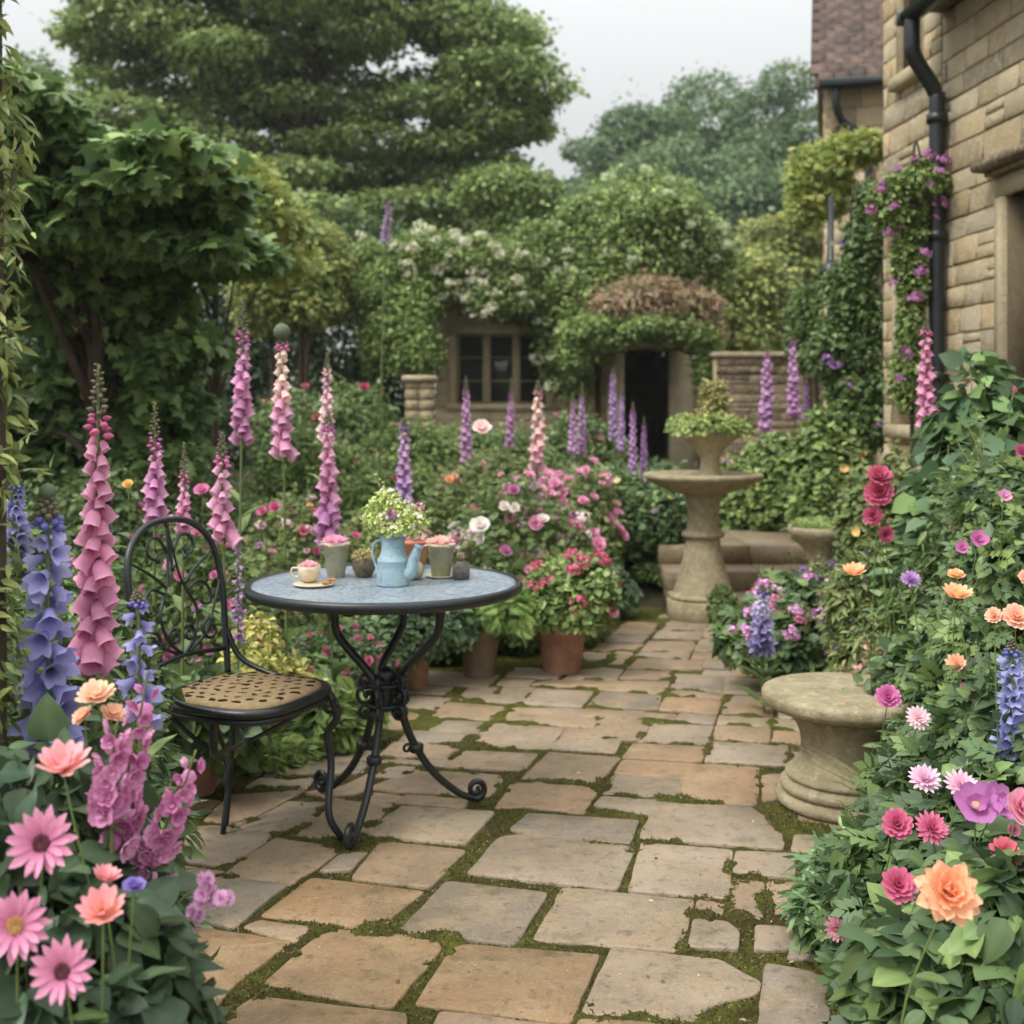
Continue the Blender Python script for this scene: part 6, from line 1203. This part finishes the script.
# foreground leaf masses
def mass(name, label, cat, loc, blobs, n, leaf, pal, tpl, seed, group='leafy plants in the front corners', stems=True, **kw):
    rr = np.random.default_rng(seed); rt = thing(name, label, cat, loc, group); mb = MB(); leaves(mb, blobs, n, leaf, pal, tpl, rr, **kw); mb.build('leaves', LEAF, rt)
    sb = MB()
    for b in blobs: V, F = tube(spline([(b[0]*.3, b[1]*.3, 0), (b[0]*.6, b[1]*.6, b[2]*.5), (b[0], b[1], b[2])], 4), .004, 5); sb.add(V, F, S(88, 96, 56))
    sb.build('stems', STEM, rt); return rt
def PB(lst, Y0, X0, dY=0, dp=0):
    out = []
    for (px, py, Yd, r_) in lst: Yd += dY; py += dp; x, y, z = at(px, py, Yd); out.append((x-X0, y-Y0, z, r_, r_, r_*.8))
    return out
FGREEN = [S(50, 72, 48), S(42, 64, 44), S(64, 86, 54), S(58, 78, 46)]
X0 = at(60, 0, 1.7)[0]
mass('daisy_foliage', 'dark oval leaves massed under the pink daisies, bottom left', 'plant', (X0, 1.7, 0), PB([(20, 880, 1.62, .09), (70, 930, 1.62, .1), (110, 960, 1.6, .09), (30, 1000, 1.55, .12), (120, 1010, 1.6, .1), (60, 850, 1.72, .09), (20, 800, 1.75, .09), (80, 800, 1.8, .08), (100, 860, 1.75, .07), (150, 990, 1.75, .06), (60, 1060, 1.55, .16), (0, 930, 1.6, .1), (60, 1120, 1.7, .2), (130, 900, 1.75, .05)], 1.7, X0), 1700, .058, FGREEN, 'ovate_hi+wide_hi+lance_hi', 401, droop=.7)
X0 = at(30, 0, 2.1)[0]
mass('bellflower_foliage', 'narrow green leaves around the blue bellflower stems at left', 'plant', (X0, 2.1, 0), PB([(20, 700, 2.1, .1), (80, 740, 2.1, .1), (30, 780, 2.1, .13), (120, 760, 2.15, .08), (60, 660, 2.2, .09), (130, 830, 2.1, .1), (60, 850, 2.0, .14), (5, 620, 2.2, .08), (60, 940, 2.0, .2), (120, 700, 2.2, .05)], 2.1, X0), 3600, .045, G_MID+G_BLUE+G_DARK[:1], 'lance', 402)
X0 = at(60, 0, 2.9)[0]
mass('border_plant', 'mixed green plants with magenta dots behind the nearest foxglove', 'plant', (X0, 2.9, 0), PB([(20, 600, 2.9, .12), (70, 640, 2.9, .12), (110, 660, 3.0, .1), (40, 700, 2.9, .15), (100, 720, 2.9, .13), (140, 690, 3.1, .08), (80, 820, 2.9, .2), (10, 560, 3.0, .1)], 2.9, X0), 4200, .045, G_MID+G_DARK[:1], 'ovate_hi', 403)
# left edge ivy column
X0 = at(-14, 0, 1.9)[0]
rr = np.random.default_rng(404); iv = thing('ivy_post', 'ivy wrapped wooden post running up the left edge of the view', 'post', (X0, 1.9, 0))
mb = MB(); V, F = tube(spline([(0, 0, 0), (.004, 0, 1), (-.004, 0, 2), (0, 0, 2.7)], 6), .028, 12); mb.add(V, F); mb.build('post', BARK, iv)
mb = MB(); leaves(mb, [(rr.normal()*.012, rr.normal()*.02, z, .028+.018*rr.random(), .05, .06) for z in np.arange(.15, 2.7, .055)], 2600, .034, [S(96, 112, 50), S(76, 96, 44), S(122, 134, 62)], 'lance', rr, out=.8, up=.2, droop=.9, jit=.25); mb.build('ivy', LEAF, iv)
for (px, py, px2, py2) in ((5, 190, 32, 232), (4, 250, 22, 262), (8, 470, 38, 430), (6, 485, 50, 470), (2, 120, 20, 130), (5, 330, 14, 350), (0, 60, 24, 75)):
    mb = MB(); a_ = np.array(at(px-10, py, 1.9))-np.array(iv.location); b_ = np.array(at(px2, py2, 1.88))-np.array(iv.location); P = spline([tuple(a_), tuple((a_+b_)/2+np.array([0, 0, .012])), tuple(b_)], 5); V, F = tube(P, .0013, 5); mb.add(V, F, S(120, 120, 70))
    n = 8; i = np.linspace(1, len(P)-1, n).astype(int); N = nrm(rr.normal(size=(n, 3))+np.array([0, -1, .3])); X, D, Z = frames(N, rr, droop=.5); instance(mb, TPL['lance_hi'], P[i], X, D, Z, .026, pick([S(110, 136, 66), S(84, 108, 52)], n, rr)); mb.build('tendril', LEAF, iv)
# right foreground
X0 = at(950, 0, 2.0)[0]
mass('dahlia_foliage', 'broad dark green dahlia leaves filling the bottom right corner', 'plant', (X0, 2.0, 0), PB([(1000, 900, 1.75, .12), (940, 960, 1.75, .12), (900, 1000, 1.75, .09), (1010, 980, 1.65, .12), (960, 900, 1.95, .1), (910, 930, 1.95, .09), (1000, 850, 1.95, .1), (880, 970, 1.9, .07), (980, 1060, 1.7, .2), (900, 1060, 1.85, .13), (1050, 900, 1.8, .15)], 2.0, X0, .32, 22), 2300, .062, [S(58, 84, 50), S(48, 72, 46), S(74, 100, 54), S(92, 118, 56)], 'wide_hi+lobed+ovate_hi', 411, droop=.8)
X0 = at(940, 0, 2.6)[0]
mass('dahlia_foliage', 'layered mid green leaves around the magenta dahlias', 'plant', (X0, 2.6, 0), PB([(900, 850, 2.55, .12), (960, 830, 2.5, .14), (1010, 800, 2.5, .16), (850, 900, 2.6, .09), (830, 925, 2.65, .07), (930, 780, 2.75, .13), (990, 740, 2.8, .15), (870, 870, 2.7, .09), (1040, 720, 2.7, .2), (900, 920, 2.4, .14), (980, 900, 2.4, .2), (840, 880, 2.75, .07)], 2.6, X0, .15, 18), 3400, .056, [S(66, 92, 52), S(54, 80, 48), S(90, 116, 58)], 'ovate_hi+compound+wide_hi', 412)
X0 = at(850, 0, 2.9)[0]
mass('low_herb', 'low bushy herb with narrow leaves creeping onto the flagstones', 'plant', (X0, 2.9, 0), PB([(845, 880, 2.85, .09), (822, 905, 2.75, .06), (865, 905, 2.8, .08), (840, 850, 2.95, .05), (880, 860, 2.95, .08)], 2.9, X0), 1500, .05, [S(78, 110, 66), S(98, 130, 76), S(66, 96, 58)], 'lance_hi', 413)
X0 = at(985, 0, 3.2)[0]
mass('border_plant', 'tangled leafy growth climbing at the right edge behind the dahlias', 'plant', (X0, 3.2, 0), PB([(960, 700, 3.2, .12), (1000, 640, 3.2, .15), (930, 740, 3.1, .1), (1020, 560, 3.3, .16), (970, 620, 3.4, .12), (1000, 740, 3.1, .2), (900, 790, 3.1, .08), (1010, 500, 3.5, .16), (940, 660, 3.5, .08), (1000, 850, 3.1, .3)], 3.2, X0, .3, 6), 5600, .048, G_MID+G_BLUE+G_LIGHT[:1], 'ovate_hi+compound', 414)
HG = 'dahlias at the right front'
CRI0, CRI1 = S(184, 36, 100), S(222, 78, 138)
single('dahlia', 'big peach orange ruffled bloom, largest at the lower right', 'dahlia', 948, 893, 1.75, 32, 'big', S(242, 150, 84), S(248, 190, 136), (-.1, -.75, .6), None, HG, seed=21)
single('dahlia', 'crimson pink dahlia lowest left of the big peach bloom', 'dahlia', 898, 886, 2.12, 18, 'dahlia', CRI0, CRI1, (-.1, -.8, .6), None, HG, seed=22)
single('dahlia', 'crimson pink dahlia upper left of the close pair', 'dahlia', 897, 825, 2.4, 16, 'dahlia', CRI0, CRI1, (-.2, -.8, .6), None, HG, seed=23)
single('dahlia', 'crimson pink dahlia right of the close pair', 'dahlia', 931, 829, 2.35, 18, 'spiky', CRI0, S(228, 92, 148), (.1, -.8, .7), None, HG, seed=24)
single('dahlia', 'coral red dahlia at the right edge with a smaller bud beneath', 'dahlia', 1004, 854, 2.1, 17, 'dahlia', S(206, 48, 84), S(232, 96, 120), (.1, -.8, .7), None, HG, seed=25, extra=((-6, 20, .6, (0, -.9, .3)),))
single('dahlia', 'wide mauve magenta flower with pale centre at right', 'dahlia', 975, 806, 2.2, 26, 'six', S(196, 110, 180), S(188, 92, 176), (-.1, -.75, .6), S(220, 190, 140), HG, seed=26, extra=((22, -2, .85, (.4, -.7, .6)),))
single('dahlia', 'soft pink rounded petal bloom clipped by the right edge', 'dahlia', 1020, 808, 2.1, 20, 'rose', S(226, 130, 164), S(236, 160, 186), (.2, -.8, .5), None, HG, seed=27)
single('aster', 'pale pink spiky aster, left of two above the magenta flower', 'aster', 925, 780, 2.6, 17, 'spiky', S(214, 150, 190), S(238, 206, 222), (-.1, -.6, .8), None, HG, seed=28)
single('aster', 'pale pink spiky aster, right of two above the magenta flower', 'aster', 961, 787, 2.5, 19, 'spiky', S(222, 160, 190), S(240, 204, 220), (.1, -.6, .8), None, HG, seed=29)
single('aster', 'blush white star flower above the pale asters', 'aster', 918, 718, 2.9, 13, 'spiky', S(236, 180, 196), S(242, 214, 222), (-.1, -.8, .6), None, HG, seed=30)
single('carnation', 'fluffy magenta carnation beside the stone stool top', 'carnation', 888, 698, 3.2, 13, 'dahlia', S(196, 60, 150), S(224, 110, 180), (-.2, -.8, .6), None, None, seed=31)
single('pink_flower', 'ragged pink flower low over the creeping herb', 'flower', 838, 928, 2.5, 14, 'spiky', S(214, 120, 150), S(232, 160, 176), (-.5, -.8, -.1), None, None, seed=32, leafn=2)
single('pink_flower', 'tiny pink bud among leaves left of the right edge', 'flower', 1013, 830, 2.2, 7, 'rose', S(220, 110, 156), S(230, 140, 176), (0, -1, .4), None, None, seed=46, leafn=2)
AG, AO, AP = 'apricot blooms in the right bed', S(240, 156, 84), S(248, 192, 132)
single('chrysanthemum', 'apricot bloom highest on the left of the right bed', 'chrysanthemum', 854, 575, 3.7, 14, 'gerbera_cup', AO, AP, (-.1, -.4, 1), None, AG, seed=33)
single('chrysanthemum', 'largest apricot bloom in the middle of the right bed', 'chrysanthemum', 957, 598, 3.0, 17, 'gerbera_cup', AO, AP, (0, -.4, 1), None, AG, seed=34)
single('chrysanthemum', 'small apricot bud just above the largest apricot bloom', 'chrysanthemum', 956, 576, 3.2, 9, 'dahlia', S(240, 176, 90), AP, (0, -.4, 1), None, AG, seed=35)
single('chrysanthemum', 'peach bloom under the largest apricot bloom', 'chrysanthemum', 957, 665, 3.0, 12, 'gerbera_cup', S(238, 160, 110), S(246, 198, 156), (-.4, -.6, .5), None, AG, seed=36)
single('chrysanthemum', 'pale peach bloom at the right edge above the delphinium', 'chrysanthemum', 1016, 618, 2.7, 15, 'dahlia', S(238, 166, 130), S(246, 200, 170), (-.1, -.7, .7), None, AG, seed=37, extra=((-22, -2, .6, (-.5, -.6, .6)), (10, -40, .6, (0, -.8, .5))))
single('pompom', 'crimson pompom stack on a leaning stem left of the glossy shrub', 'flower', 879, 494, 3.9, 15, 'dahlia', S(176, 30, 84), S(206, 56, 112), (-.3, -.8, .4), None, None, seed=38, extra=((0, -17, .9, (0, -.7, .7)), (-6, 22, .7, (-.4, -.8, .2)), (6, 40, .6, (.2, -.9, 0))))
single('scabious', 'lilac scabious floating left of the largest apricot bloom', 'scabious', 910, 580, 3.5, 11, 'spiky', S(168, 110, 190), S(196, 150, 212), (0, -.6, .8), None, None, seed=39)
single('cranesbill', 'magenta flower near the right edge below the glossy leaves', 'cranesbill', 978, 540, 3.4, 11, 'six', S(186, 60, 150), S(206, 96, 170), (0, -.8, .5), None, None, seed=40, extra=((-16, 8, .7, (-.3, -.8, .4)),))
single('cranesbill', 'little pink blossom high on the glossy shrub', 'cranesbill', 1004, 496, 3.5, 8, 'six', S(206, 120, 176), S(220, 150, 190), (0, -.8, .5), None, None, seed=41)
single('pink_flower', 'small rose pink flower low beside the delphinium', 'flower', 966, 691, 2.9, 8, 'dahlia', CRI0, CRI1, (0, -.8, .6), None, None, seed=42)
# long stemmed roses standing above the left bed
for (px, py, Yd, rp, c0, c1, lab, sd) in ((482, 429, 6.0, 10, S(240, 190, 190), S(244, 222, 216), 'pale pink long stemmed rose above the bed, right of the jug', 51), (480, 527, 5.6, 11, WHITE, WHITE, 'creamy white rose just above the right of the tabletop', 52), (364, 388, 8, 6, HOTP, RED, 'lone crimson rose far back near the stone pier', 53), (202, 491, 4.8, 8, MAG, PINK, 'round mauve rose between stout and tall foxgloves', 54), (275, 508, 4.9, 7, MAG, HOTP, 'magenta rose below the round headed foxglove', 55), (128, 485, 3.8, 6, YEL, YEL, 'small yellow bloom left of the magenta foxglove', 56)):
    single('rose', lab, 'rose', px, py, Yd, rp, 'rose', c0, c1, (0, -.7, .7), None, 'single roses above the left bed', seed=sd, leafn=8)

# ================================================================== AIR
mb = MB(); V, F = box(-70, 70, -6, 110, -1.2, 30); mb.add(V, F)
HZ = bpy.data.materials.new('haze'); HZ.use_nodes = True; n_ = HZ.node_tree; n_.nodes.remove(n_.nodes['Principled BSDF'])
pv = n_.nodes.new('ShaderNodeVolumePrincipled'); pv.inputs['Color'].default_value = (.86, .9, .9, 1); pv.inputs['Density'].default_value = .0008; pv.inputs['Anisotropy'].default_value = .2
n_.links.new(pv.outputs[0], n_.nodes['Material Output'].inputs['Volume'])
tag(mb.build('haze', HZ, smooth=False), 'thin pale haze softening the distant trees', None, kind='stuff')
